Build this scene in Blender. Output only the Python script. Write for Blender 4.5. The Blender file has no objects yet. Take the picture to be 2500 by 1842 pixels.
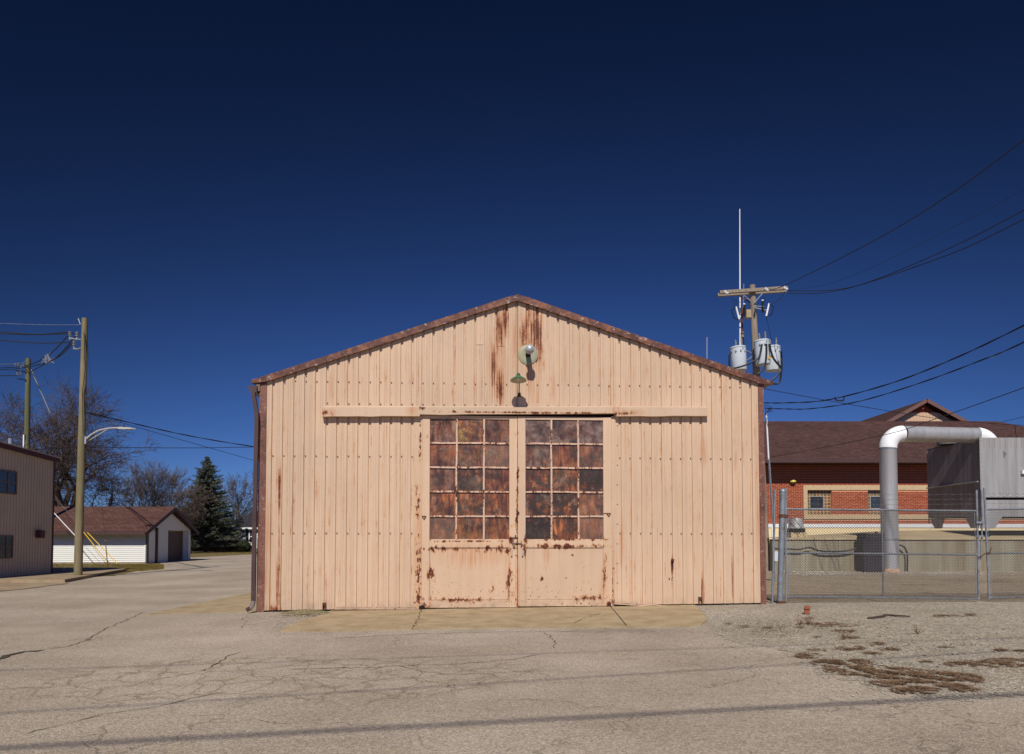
import bpy, bmesh, math, random
from mathutils import Vector, Matrix, noise as mnoise
R = math.radians
C = bpy.context.scene.collection
scn = bpy.context.scene
rnd = random.Random(7)

# ------------------------------------------------------------------ camera, sky, sun, exposure
CAM = Vector((0, 0, 1.6)); F = 1600.0; CX = 1250.0; CY = 1256.0; TILT = R(2.0)
cd = bpy.data.cameras.new('camera'); cam = bpy.data.objects.new('camera', cd); C.objects.link(cam)
cam.location = CAM; cam.rotation_euler = (R(90) + TILT, 0, 0)
cd.sensor_width = 36; cd.sensor_fit = 'HORIZONTAL'; cd.lens = F / 2500 * 36
cd.shift_y = (CY - 921) / 2500.0; cd.clip_start = 0.1; cd.clip_end = 3000
scn.camera = cam

SUN_EL, SUN_AZ = R(45), R(5)          # azimuth to the left of straight behind the camera
w = bpy.data.worlds.new('World'); scn.world = w; w.use_nodes = True
nt = w.node_tree; nt.nodes.clear()
sky = nt.nodes.new('ShaderNodeTexSky'); sky.sky_type = 'NISHITA'; sky.sun_disc = False
sky.sun_elevation = SUN_EL; sky.sun_rotation = math.pi + SUN_AZ
sky.altitude = 1500; sky.air_density = 1.0; sky.dust_density = 0.0; sky.ozone_density = 4.0
# a polarised clear sky: darkest at right angles to the sun, 1 - p * sin2 / (1 + cos2)
tcw = nt.nodes.new('ShaderNodeTexCoord'); dot = nt.nodes.new('ShaderNodeVectorMath'); dot.operation = 'DOT_PRODUCT'
dot.inputs[1].default_value = (-math.sin(SUN_AZ) * math.cos(SUN_EL), -math.cos(SUN_AZ) * math.cos(SUN_EL), math.sin(SUN_EL))
nt.links.new(tcw.outputs['Generated'], dot.inputs[0])
def wm(op, a, b=None):
    n_ = nt.nodes.new('ShaderNodeMath'); n_.operation = op
    for i_, q_ in enumerate((a, b)):
        if isinstance(q_, (int, float)): n_.inputs[i_].default_value = q_
        elif q_ is not None: nt.links.new(q_, n_.inputs[i_])
    return n_.outputs[0]
c2 = wm('MULTIPLY', dot.outputs['Value'], dot.outputs['Value'])
pol = wm('SUBTRACT', 1.0, wm('MULTIPLY', 0.865, wm('DIVIDE', wm('SUBTRACT', 1.0, c2), wm('ADD', 1.0, c2))))
tint = nt.nodes.new('ShaderNodeMix'); tint.data_type = 'RGBA'; tint.blend_type = 'MULTIPLY'; tint.inputs[0].default_value = 1
tint.inputs[7].default_value = (0.48, 0.73, 1.33, 1); nt.links.new(sky.outputs[0], tint.inputs[6])
bg = nt.nodes.new('ShaderNodeBackground'); wo = nt.nodes.new('ShaderNodeOutputWorld')
nt.links.new(tint.outputs[2], bg.inputs[0]); nt.links.new(wm('MULTIPLY', pol, 0.08), bg.inputs[1]); nt.links.new(bg.outputs[0], wo.inputs[0])

sl = bpy.data.lights.new('sun', 'SUN'); sl.energy = 4.6; sl.angle = R(0.53); sl.color = (1.0, 0.95, 0.86)
so = bpy.data.objects.new('sun', sl); C.objects.link(so)
sd = Vector((math.sin(SUN_AZ) * math.cos(SUN_EL), math.cos(SUN_AZ) * math.cos(SUN_EL), -math.sin(SUN_EL)))
so.rotation_euler = sd.to_track_quat('-Z', 'Y').to_euler(); so.location = (-5, -30, 40)
vs = scn.view_settings; vs.view_transform = 'Standard'; vs.look = 'None'; vs.gamma = 1; vs.exposure = 0.0
vs.use_curve_mapping = False

# ------------------------------------------------------------------ pixel -> place helpers (photo is 2500 x 1842)
ct, st = math.cos(TILT), math.sin(TILT)
def ray(x, y):
    u, v = (x - CX) / F, (CY - y) / F
    return Vector((u, ct - v * st, st + v * ct))
def P(x, y, d):
    r = ray(x, y); return CAM + r * (d / r.y)
def gh(x): return 0.02 + 0.009 * max(-10, min(10, x))
def G(x, y, up=0.0):
    r = ray(x, y); h = gh(0)
    for _ in range(8):
        p = CAM + r * ((h + up - CAM.z) / r.z); h = gh(p.x)
    return p
PSI = R(3.3)
SO = P(1263, 1400, 14.5); SO.z = 0
SX = Vector((math.cos(PSI), math.sin(PSI), 0)); SY = Vector((-math.sin(PSI), math.cos(PSI), 0))
def W(x, y, off=0.0):                     # photo point -> shed-local (x, z) on the wall plane, off metres proud
    r = ray(x, y); o = CAM - SO
    t = (-off - o.dot(SY)) / r.dot(SY); p = o + r * t
    return p.dot(SX), p.z
def WL(x, y, off=0.0):
    a, b = W(x, y, off); return Vector((a, -off, b))

# ------------------------------------------------------------------ mesh helpers
frames = {}
class MB:
    def __init__(s): s.v = []; s.f = []
    def quad(s, a, b, c, d):
        n = len(s.v); s.v += [Vector(a), Vector(b), Vector(c), Vector(d)]; s.f.append((n, n+1, n+2, n+3)); return s
    def tri(s, a, b, c):
        n = len(s.v); s.v += [Vector(a), Vector(b), Vector(c)]; s.f.append((n, n+1, n+2)); return s
    def box(s, x0, x1, y0, y1, z0, z1, M=None):
        n = len(s.v)
        for z in (z0, z1):
            for (x, y) in ((x0, y0), (x1, y0), (x1, y1), (x0, y1)):
                p = Vector((x, y, z)); s.v.append(M @ p if M else p)
        s.f += [(n, n+3, n+2, n+1), (n+4, n+5, n+6, n+7), (n, n+1, n+5, n+4), (n+1, n+2, n+6, n+5), (n+2, n+3, n+7, n+6), (n+3, n, n+4, n+7)]
        return s
    def bar(s, a, b, wd, ht, up=(0, 0, 1)):
        a, b = Vector(a), Vector(b); t = (b - a).normalized(); u = Vector(up)
        sd_ = t.cross(u)
        if sd_.length < 1e-4: sd_ = t.cross(Vector((0, 1, 0)))
        sd_.normalize(); u = sd_.cross(t).normalized(); n = len(s.v)
        for p in (a, b):
            for (i, j) in ((-1, -1), (1, -1), (1, 1), (-1, 1)): s.v.append(p + sd_ * (i * wd / 2) + u * (j * ht / 2))
        s.f += [(n, n+3, n+2, n+1), (n+4, n+5, n+6, n+7), (n, n+1, n+5, n+4), (n+1, n+2, n+6, n+5), (n+2, n+3, n+7, n+6), (n+3, n, n+4, n+7)]
        return s
    def tube(s, pts, r, n=8, cap=True):
        pts = [Vector(p) for p in pts]; m = len(pts)
        rs = r if isinstance(r, (list, tuple)) else [r] * m
        t = (pts[1] - pts[0]).normalized(); a = Vector((0, 0, 1)) if abs(t.z) < .9 else Vector((1, 0, 0))
        u = t.cross(a).normalized(); b0 = len(s.v)
        for i, p in enumerate(pts):
            if i == 0: t = pts[1] - pts[0]
            elif i == m-1: t = pts[-1] - pts[-2]
            else: t = (pts[i+1] - pts[i]).normalized() + (pts[i] - pts[i-1]).normalized()
            if t.length < 1e-9: t = Vector((0, 0, 1))
            t.normalize(); u = (u - t * u.dot(t))
            if u.length < 1e-6: u = t.orthogonal()
            u.normalize(); v = t.cross(u)
            for k in range(n):
                an = 2 * math.pi * k / n; s.v.append(p + (u * math.cos(an) + v * math.sin(an)) * rs[i])
        for i in range(m-1):
            for k in range(n):
                k2 = (k+1) % n; s.f.append((b0+i*n+k, b0+i*n+k2, b0+(i+1)*n+k2, b0+(i+1)*n+k))
        if cap and n > 2:
            s.f.append(tuple(b0+k for k in range(n))[::-1]); s.f.append(tuple(b0+(m-1)*n+k for k in range(n)))
        return s
    def lathe(s, prof, n, M):                # profile of (radius, height) about M's z axis
        b0 = len(s.v)
        for (r_, z) in prof:
            for k in range(n):
                an = 2 * math.pi * k / n; s.v.append(M @ Vector((r_ * math.cos(an), r_ * math.sin(an), z)))
        for i in range(len(prof)-1):
            for k in range(n):
                k2 = (k+1) % n; s.f.append((b0+i*n+k, b0+i*n+k2, b0+(i+1)*n+k2, b0+(i+1)*n+k))
        return s
    def prism(s, poly, vec):
        vec = Vector(vec); n = len(poly); b = len(s.v)
        s.v += [Vector(p) for p in poly] + [Vector(p) + vec for p in poly]
        s.f.append(tuple(range(b, b+n))[::-1]); s.f.append(tuple(range(b+n, b+2*n)))
        for i in range(n):
            j = (i+1) % n; s.f.append((b+i, b+j, b+n+j, b+n+i))
        return s
    def build(s, name, mat, parent=None, local=False, smooth=False, bevel=0.0):
        me = bpy.data.meshes.new(name)
        vv = s.v; loc = None
        if parent is not None and not local:
            inv = frames[parent].inverted(); vv = [inv @ p for p in s.v]
        if parent is None and not local:
            xs = [p.x for p in vv]; ys = [p.y for p in vv]; zs = [p.z for p in vv]
            loc = Vector(((min(xs)+max(xs))/2, (min(ys)+max(ys))/2, min(zs))); vv = [p - loc for p in vv]
        me.from_pydata([tuple(p) for p in vv], [], s.f)
        bm = bmesh.new(); bm.from_mesh(me)
        if bevel or smooth == 'fix' or len(s.f) < 3000: bmesh.ops.recalc_face_normals(bm, faces=bm.faces)
        if bevel:
            bmesh.ops.remove_doubles(bm, verts=bm.verts, dist=1e-5)
            ed = [e for e in bm.edges if len(e.link_faces) == 2 and e.calc_face_angle(0) > .5]
            bmesh.ops.bevel(bm, geom=ed, offset=bevel, segments=1, affect='EDGES', clamp_overlap=True)
        bm.to_mesh(me); bm.free()
        if smooth:
            me.polygons.foreach_set('use_smooth', [True]*len(me.polygons))
            try: me.set_sharp_from_angle(angle=R(40))
            except Exception: pass
        me.materials.append(mat)
        o = bpy.data.objects.new(name, me); C.objects.link(o)
        if loc is not None: o.location = loc
        if parent is not None: o.parent = parent; frames[o] = frames[parent]
        else: frames[o] = Matrix.Translation(loc) if loc is not None else Matrix.Identity(4)
        return o

def thing(name, label, cat, loc=(0, 0, 0), rotz=0, group=None):
    o = bpy.data.objects.new(name, None); C.objects.link(o); o.empty_display_size = .3
    o.location = loc; o.rotation_euler = (0, 0, rotz); o['label'] = label; o['category'] = cat
    if group: o['group'] = group
    frames[o] = Matrix.Translation(Vector(loc)) @ Matrix.Rotation(rotz, 4, 'Z'); return o
def tag(o, label, cat, group=None, kind=None):
    o['label'] = label; o['category'] = cat
    if group: o['group'] = group
    if kind: o['kind'] = kind
    return o
def struct(o): o['kind'] = 'structure'; return o

# ------------------------------------------------------------------ material helpers
class NT:
    def __init__(s, name, rough=.7, spec=.3, metal=0.0):
        s.m = bpy.data.materials.new(name); s.m.use_nodes = True; s.t = s.m.node_tree
        s.b = s.t.nodes['Principled BSDF']; s.b.inputs['Roughness'].default_value = rough
        s.b.inputs['Specular IOR Level'].default_value = spec; s.b.inputs['Metallic'].default_value = metal
        s.tc = s.t.nodes.new('ShaderNodeTexCoord')
    def n(s, ty): return s.t.nodes.new(ty)
    def put(s, sock, val):
        if isinstance(val, bpy.types.NodeSocket): s.t.links.new(val, sock)
        elif val is not None:
            if isinstance(val, (tuple, list)) and len(val) == 3 and sock.type == 'RGBA': val = (*val, 1)
            sock.default_value = val
    def obj(s): return s.tc.outputs['Object']
    def pos(s):
        g = s.n('ShaderNodeNewGeometry'); return g.outputs['Position']
    def map(s, vec, scale=(1, 1, 1), loc=(0, 0, 0), rot=(0, 0, 0)):
        m = s.n('ShaderNodeMapping'); s.put(m.inputs[0], vec); m.inputs['Scale'].default_value = scale
        m.inputs['Location'].default_value = loc; m.inputs['Rotation'].default_value = rot; return m.outputs[0]
    def noise(s, vec, scale, detail=4, rough=.55, dist=0.0):
        m = s.n('ShaderNodeTexNoise'); s.put(m.inputs['Vector'], vec); m.inputs['Scale'].default_value = scale
        m.inputs['Detail'].default_value = detail; m.inputs['Roughness'].default_value = rough
        m.inputs['Distortion'].default_value = dist; return m.outputs['Fac']
    def vor(s, vec, scale, feat='F1', out='Distance', rand=1.0):
        m = s.n('ShaderNodeTexVoronoi'); m.feature = feat; s.put(m.inputs['Vector'], vec)
        m.inputs['Scale'].default_value = scale; m.inputs['Randomness'].default_value = rand; return m.outputs[out]
    def ma(s, op, a, b=None, c=None, clamp=False):
        m = s.n('ShaderNodeMath'); m.operation = op; m.use_clamp = clamp; s.put(m.inputs[0], a); s.put(m.inputs[1], b)
        if c is not None: s.put(m.inputs[2], c)
        return m.outputs[0]
    def ramp(s, fac, *stops, interp='LINEAR'):
        m = s.n('ShaderNodeValToRGB'); s.put(m.inputs[0], fac); e = m.color_ramp.elements; m.color_ramp.interpolation = interp
        while len(e) < len(stops): e.new(.5)
        for el, (p, c) in zip(e, stops):
            el.position = p; el.color = (c, c, c, 1) if not isinstance(c, (tuple, list)) else (*c, 1)
        return m.outputs[0]
    def mix(s, fac, a, b, mode='MIX'):
        m = s.n('ShaderNodeMix'); m.data_type = 'RGBA'; m.blend_type = mode
        s.put(m.inputs[0], fac); s.put(m.inputs[6], a); s.put(m.inputs[7], b); return m.outputs[2]
    def bump(s, h, strength=.3, dist=.01, prev=None):
        m = s.n('ShaderNodeBump'); s.put(m.inputs['Height'], h); m.inputs['Strength'].default_value = strength
        m.inputs['Distance'].default_value = dist
        if prev is not None: s.put(m.inputs['Normal'], prev)
        return m.outputs[0]
    def ell(s, vec, items):                 # soft ellipses in the x-z plane: (cx, cz, rx, rz)
        acc = None
        for (cx, cz, rx, rz) in items:
            a = s.n('ShaderNodeVectorMath'); a.operation = 'SUBTRACT'; s.put(a.inputs[0], vec); a.inputs[1].default_value = (cx, 0, cz)
            b = s.n('ShaderNodeVectorMath'); b.operation = 'MULTIPLY'; s.put(b.inputs[0], a.outputs[0]); b.inputs[1].default_value = (1/rx, 0, 1/rz)
            c = s.n('ShaderNodeVectorMath'); c.operation = 'LENGTH'; s.put(c.inputs[0], b.outputs[0])
            d = s.ma('SUBTRACT', 1.0, c.outputs['Value'])
            acc = d if acc is None else s.ma('MAXIMUM', acc, d)
        return s.ma('MAXIMUM', acc, 0.0)
    def col(s, c): s.put(s.b.inputs['Base Color'], c); return s
    def nor(s, n_): s.put(s.b.inputs['Normal'], n_); return s
    def rgh(s, r_): s.put(s.b.inputs['Roughness'], r_); return s

def simple(name, c, rough=.6, spec=.3, metal=0.0, var=.12, scale=6, bump=.0, stretch=(1, 1, 1), dirt=None, dscale=2.0):
    m = NT(name, rough, spec, metal); v = m.map(m.obj(), stretch)
    f = m.noise(v, scale, 5, .6)
    lo = tuple(x * (1 - var) for x in c); hi = tuple(min(1, x * (1 + var)) for x in c)
    col = m.ramp(f, (.3, lo), (.7, hi))
    if dirt:
        g = m.noise(v, dscale, 6, .7); col = m.mix(m.ramp(g, (.5, 0.), (.68, .85)), col, dirt)
    m.col(col)
    if bump: m.nor(m.bump(m.noise(v, scale * 4, 4), bump, .004))
    return m.m

PINK = (.56, .398, .275)
def E(px):                                   # photo ellipses -> shed-local ellipses
    out = []
    for (x, y, rx, ry) in px:
        a, b = W(x, y); out.append((a, b, rx / 108.0, ry / 108.0))
    return out
def paint(name, base, strong=(), light=(), speck=.0, fine=True, nz=9.0, edge=None, es=.62, bright=False):
    m = NT(name, .55, .25); v = m.obj()
    big = m.noise(v, .6, 3); streak = m.noise(m.map(v, (9, 9, .35)), 1.0, 5, .6)
    c = m.mix(m.ramp(big, (.35, 0.), (.65, 1.)), tuple(x*.94 for x in base), tuple(x*1.04 for x in base))
    c = m.mix(m.ramp(streak, (.42, 0.), (.72, .45)), c, (base[0]*.86, base[1]*.80, base[2]*.68))
    fd = m.noise(v, 3.1, 6, .7)
    c = m.mix(m.ramp(fd, (.55, 0.), (.75, .3)), c, (base[0]*1.06, base[1]*1.10, base[2]*1.05))
    sk = m.noise(m.map(v, (1, 1, .55)), 34, 4, .6)
    low = m.n('ShaderNodeSeparateXYZ'); m.put(low.inputs[0], v)
    lowf = m.ramp(low.outputs[2], (.0, 1.), (1.0, 0.))
    g = m.noise(v, 5, 4)
    dirtm = m.ma('MULTIPLY', m.ramp(low.outputs[2], (.0, 1.), (.28, 0.)), m.ramp(g, (.4, 0.), (.7, .7)))
    c = m.mix(dirtm, c, (.27, .19, .13))
    ns = m.noise(m.map(v, (1, 1, .45)), nz, 6, .75)
    nv = m.noise(m.map(v, (22, 22, .7)), 1.0, 4, .65)
    rustc = m.ramp(m.noise(v, 16, 4), *(((.35, (.085, .022, .012)), (.5, (.20, .055, .022)), (.68, (.36, .13, .045))) if bright else ((.35, (.045, .014, .010)), (.58, (.12, .032, .015)), (.72, (.30, .10, .035)))))
    if light:
        e = m.ell(v, E(light)); f = m.ma('MULTIPLY', m.ramp(e, (0., 0.), (.7, 1.)), m.ramp(nv, (.38, 0.1), (.62, 1.)))
        c = m.mix(m.ma('MULTIPLY', f, .62), c, (.44, .17, .06))
    if strong:
        e = m.ell(v, E([(q[0], q[1], q[2]*1.55, q[3]*1.3) for q in strong])); e = m.ma('ADD', e, m.ma('MULTIPLY', m.ma('SUBTRACT', nv, .5), 2.6))
        e = m.ma('ADD', e, m.ma('MULTIPLY', m.ma('SUBTRACT', ns, .5), 1.2))
        halo = m.ramp(e, (.15, 0.), (.55, .7)); c = m.mix(halo, c, (.44, .18, .065))
        c = m.mix(m.ramp(e, (.42, 0.), (.75, .95)), c, rustc)
        c = m.mix(m.ramp(m.ma('MULTIPLY', e, .5), (.36, 0.), (.52, .85)), c, (.060, .018, .012))
    if edge:
        e = m.ell(v, E([(q[0], q[1], q[2]*1.35, q[3]*1.35) for q in edge]))
        e = m.ma('ADD', m.ma('MULTIPLY', e, es), m.ma('MULTIPLY', m.ma('SUBTRACT', ns, .5), 2.3))
        c = m.mix(m.ramp(e, (.25, 0.), (.42, .8)), c, (.46, .20, .08))
        c = m.mix(m.ramp(e, (.40, 0.), (.46, 1.)), c, rustc)
    if speck:
        s2 = m.ma('ADD', sk, m.ma('MULTIPLY', lowf, speck))
        c = m.mix(m.ramp(s2, (.70, 0.), (.74, .9)), c, rustc)
    oi = m.n('ShaderNodeObjectInfo'); c = m.mix(1.0, c, m.ramp(oi.outputs['Random'], (0., (.94, .945, .95)), (1., (1.04, 1.035, 1.03))), 'MULTIPLY')
    m.col(c); m.nor(m.bump(m.noise(m.map(v, (1, 1, .5)), 1.8, 3), .35, .02, m.bump(m.noise(v, 60, 3), .12, .002))); return m.m

M = {}
M['siding'] = paint('pink_painted_siding', PINK, bright=True,
    strong=[(1219, 800, 12, 66), (1234, 790, 7, 48), (1221, 950, 10, 56), (1300, 800, 19, 84), (1281, 812, 12, 66), (1317, 825, 11, 84), (1206, 890, 6, 60), (681, 1180, 4, 70), (680, 1420, 5, 110),
            (641, 1420, 5, 130), (1643, 1382, 4, 24), (1789, 1410, 1.2, 60), (1715, 1450, 1.6, 50), (672, 1490, 14, 14)],
    light=[(1225, 860, 22, 150), (1299, 860, 30, 150), (1312, 950, 8, 100), (1352, 940, 7, 60), (806, 950, 8, 45), (846, 945, 5, 50), (1200, 880, 14, 90), (1260, 830, 22, 90), (1717, 1105, 14, 45),
           (1795, 1130, 6, 30), (650, 1350, 20, 170), (1519, 1320, 7, 80), (1380, 900, 6, 60), (1440, 860, 5, 50), (1530, 950, 6, 50), (1160, 940, 5, 50), (1850, 1200, 8, 260)])
M['door'] = paint('pink_door_paint', (.58, .405, .275), speck=.11, nz=9, es=.55,
    edge=[(1240, 1345, 22, 14), (1090, 1341, 70, 9), (1210, 1341, 60, 13), (1054, 1408, 13, 30), (1243, 1425, 10, 44), (1204, 1436, 7, 17), (1282, 1350, 5, 50), (1476, 1410, 7, 70), (1110, 1465, 110, 8),
          (1440, 1460, 60, 9), (1324, 1414, 7, 9), (1396, 1355, 6, 6), (1383, 1412, 5, 5), (1380, 1334, 130, 7), (1262, 1250, 5, 160), (1140, 1322, 120, 4), (1380, 1318, 120, 4), (1038, 1485, 16, 20), (1262, 1470, 8, 40), (1248, 1320, 8, 12), (1282, 1318, 9, 12),
          (1050, 1318, 8, 10), (1264, 1180, 4, 120), (1487, 1475, 12, 16), (1060, 1345, 14, 9)],
    light=[(1335, 1350, 14, 40), (1150, 1355, 100, 40), (1240, 1380, 10, 90), (1262, 1420, 8, 100), (1470, 1440, 12, 60)])
M['bar'] = paint('rusting_glazing_bar_paint', (.60, .42, .32), nz=13, edge=[(1260, 1170, 2500, 2500)], es=.30)
M['jamb'] = paint('rusting_jamb_paint', (.555, .395, .265), nz=20, es=.50,
    edge=[(1022, 1380, 9, 120), (1021, 1230, 7, 60), (1026, 1080, 5, 60), (1023, 1460, 12, 60), (1495, 1440, 7, 90)], light=[(1022, 1300, 14, 240), (1495, 1380, 8, 160)])
M['header'] = paint('pink_header_paint', (.56, .40, .275), nz=8,
    edge=[(797, 1012, 22, 8), (1522, 1012, 34, 7), (1270, 1010, 260, 4), (1030, 1000, 10, 12)], light=[(1010, 1005, 20, 20), (1500, 1005, 20, 20), (800, 1010, 40, 12), (1530, 1010, 60, 10)])

def rusty(name, base, patch, fleck=None, sc=3.0):
    m = NT(name, .6, .35); v = m.obj()
    c = m.ramp(m.noise(v, sc, 6, .7), (.33, tuple(x*.5 for x in base)), (.5, base), (.62, patch))
    if fleck: c = m.mix(m.ramp(m.noise(m.map(v, (1, 1, 1.5)), 7, 6, .8), (.57, 0.), (.63, .9)), c, fleck)
    m.col(c); m.nor(m.bump(m.noise(v, 14, 4), .5, .012)); return m.m
M['trim'] = rusty('rusty_brown_trim', (.115, .040, .026), (.23, .088, .042), (.40, .31, .26), 5.0)
M['corner'] = rusty('brown_corner_trim', (.165, .066, .048), (.20, .09, .06), (.30, .22, .19), 1.6)
M['downspout'] = simple('dark_brown_metal', (.062, .034, .030), .45, .4, var=.2, scale=3)
M['roofmetal'] = simple('weathered_galvanised_roof', (.42, .36, .33), .5, .4, var=.3, scale=4)
M['screw'] = simple('screw_metal', (.12, .07, .05), .5, .4)
M['black'] = simple('black_rubber', (.012, .012, .013), .5, .4)
M['dark'] = simple('dark_interior', (.02, .018, .017), .9, .1)
M['galv'] = simple('galvanised_steel', (.24, .26, .285), .45, .5, .35, var=.2, scale=9, dirt=(.16, .12, .09), dscale=5)
M['wire'] = simple('galvanised_wire', (.13, .12, .11), .6, .3, .0)
M['rustmetal'] = simple('rusted_iron', (.11, .045, .025), .8, .2, var=.4, scale=20)
M['zinc'] = simple('bright_grey_metal', (.42, .44, .46), .35, .5, .3, var=.12)
M['white'] = simple('white_paint', (.72, .72, .70), .5, .4, var=.04)
M['elbow'] = simple('white_duct_elbow', (.80, .80, .79), .45, .4, var=.04, scale=2)
M['green'] = simple('green_enamel', (.015, .10, .045), .22, .6, var=.3)
M['enamel'] = simple('dirty_enamel_inside', (.45, .42, .33), .5, .4, var=.2, scale=14)
M['brass'] = simple('brass', (.30, .20, .08), .4, .5, .5)
M['yellow'] = simple('yellow_plastic', (.72, .43, .012), .5, .4, var=.08)
M['glassdark'] = simple('dark_window_glass', (.035, .04, .05), .12, .6, var=.3, scale=2)
M['lampglass'] = simple('yellow_lamp_glass', (.62, .50, .10), .3, .5)
M['cream'] = simple('cream_rendered_wall', (.78, .62, .36), .8, .2, var=.05)
M['limestone'] = simple('limestone', (.50, .37, .22), .85, .2, var=.12, scale=8, bump=.2)
M['mortar'] = simple('mortar', (.62, .30, .17), .95, .1, var=.12, scale=5)
M['fascia'] = simple('brown_fascia', (.070, .036, .032), .6, .3, var=.12)
M['tansiding'] = simple('tan_gable_siding', (.56, .37, .24), .7, .3, var=.05)
M['ceramic'] = simple('white_porcelain', (.75, .75, .73), .2, .6, var=.05)
M['clear'] = simple('grey_insulator', (.20, .21, .22), .2, .6, var=.2)
M['lamphead'] = simple('grey_lamp_head', (.36, .345, .31), .5, .4)

def glass_mat():
    m = NT('stained_wired_glass', .3, .45); v0 = m.obj()
    oi = m.n('ShaderNodeObjectInfo'); sp = m.n('ShaderNodeSeparateColor'); m.put(sp.inputs[0], oi.outputs['Color'])
    off = m.n('ShaderNodeVectorMath'); off.operation = 'SCALE'; m.put(off.inputs[0], oi.outputs['Random']); off.inputs['Scale'].default_value = 37
    ad = m.n('ShaderNodeVectorMath'); ad.operation = 'ADD'; m.put(ad.inputs[0], v0); m.put(ad.inputs[1], off.outputs[0]); v = ad.outputs[0]
    vstr = m.noise(m.map(v, (9, 9, 1.8)), 1.0, 5, .65, .6)
    blot = m.noise(v, 4.5, 6, .7, .4)
    rust = m.ramp(vstr, (.36, (.022, .007, .005)), (.45, (.105, .026, .011)), (.55, (.215, .06, .018)), (.67, (.40, .15, .045)))
    grey = m.ramp(blot, (.36, (.045, .018, .015)), (.5, (.13, .072, .06)), (.62, (.20, .145, .13)))
    dark = m.ramp(blot, (.4, (.006, .004, .004)), (.7, (.04, .018, .010)))
    c = m.mix(m.ramp(m.ma('ADD', sp.outputs[2], m.ma('MULTIPLY', m.ma('SUBTRACT', vstr, .5), 2.0)), (.35, 0.), (.65, 1.)), rust, grey)
    c = m.mix(m.ramp(m.ma('ADD', sp.outputs[1], m.ma('MULTIPLY', m.ma('SUBTRACT', blot, .5), 2.4)), (.42, 0.), (.62, 1.)), c, dark)
    c = m.mix(m.ma('MULTIPLY', m.ramp(m.noise(v, 5, 5, .65), (.46, 0.), (.60, 1.)), m.ma('SUBTRACT', 1.0, sp.outputs[0])), c, (.33, .19, .045))
    c = m.mix(1.0, c, m.ramp(m.noise(v, 2.6, 4, .6), (.38, (.32, .30, .30)), (.52, (1., .98, .95)), (.64, (1.35, 1.28, 1.15))), 'MULTIPLY')
    c = m.mix(m.ramp(m.noise(v, 3.4, 5, .6, .5), (.58, 0.), (.70, .35)), c, (.25, .15, .10))
    # crazing of shattered wired glass, and small bright chips
    dv = m.n('ShaderNodeVectorMath'); dv.operation = 'ADD'; m.put(dv.inputs[0], v)
    nn = m.n('ShaderNodeTexNoise'); m.put(nn.inputs['Vector'], v); nn.inputs['Scale'].default_value = 7
    sc = m.n('ShaderNodeVectorMath'); sc.operation = 'SCALE'; m.put(sc.inputs[0], nn.outputs['Color']); sc.inputs['Scale'].default_value = .22
    m.put(dv.inputs[1], sc.outputs[0])
    cr = m.vor(dv.outputs[0], 3.0, 'DISTANCE_TO_EDGE')
    lm = m.ma('MULTIPLY', m.ramp(cr, (.008, 1.), (.04, 0.)), m.ramp(m.noise(v, 2.2, 2), (.42, 0.), (.52, .85)))
    c = m.mix(lm, c, (.03, .02, .016))
    sp1 = m.ma('MULTIPLY', m.ramp(m.noise(v, 70, 2, .8), (.52, 0.), (.62, 1.)), m.ramp(m.noise(v, 3.6, 2), (.58, 0.), (.64, 1.)))
    c = m.mix(m.ma('MULTIPLY', sp1, .6), c, (.46, .36, .28))
    hexm = m.vor(m.map(v, (1, 1, 1.1)), 48, 'DISTANCE_TO_EDGE', rand=.05)
    c = m.mix(m.ma('MULTIPLY', m.ramp(hexm, (.05, 1.), (.12, 0.)), .28), c, (.33, .22, .16))
    m.col(c); m.nor(m.bump(m.noise(v, 11, 4), .5, .012)); m.rgh(m.ramp(blot, (.3, .22), (.7, .5))); return m.m
M['glass'] = glass_mat()

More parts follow.
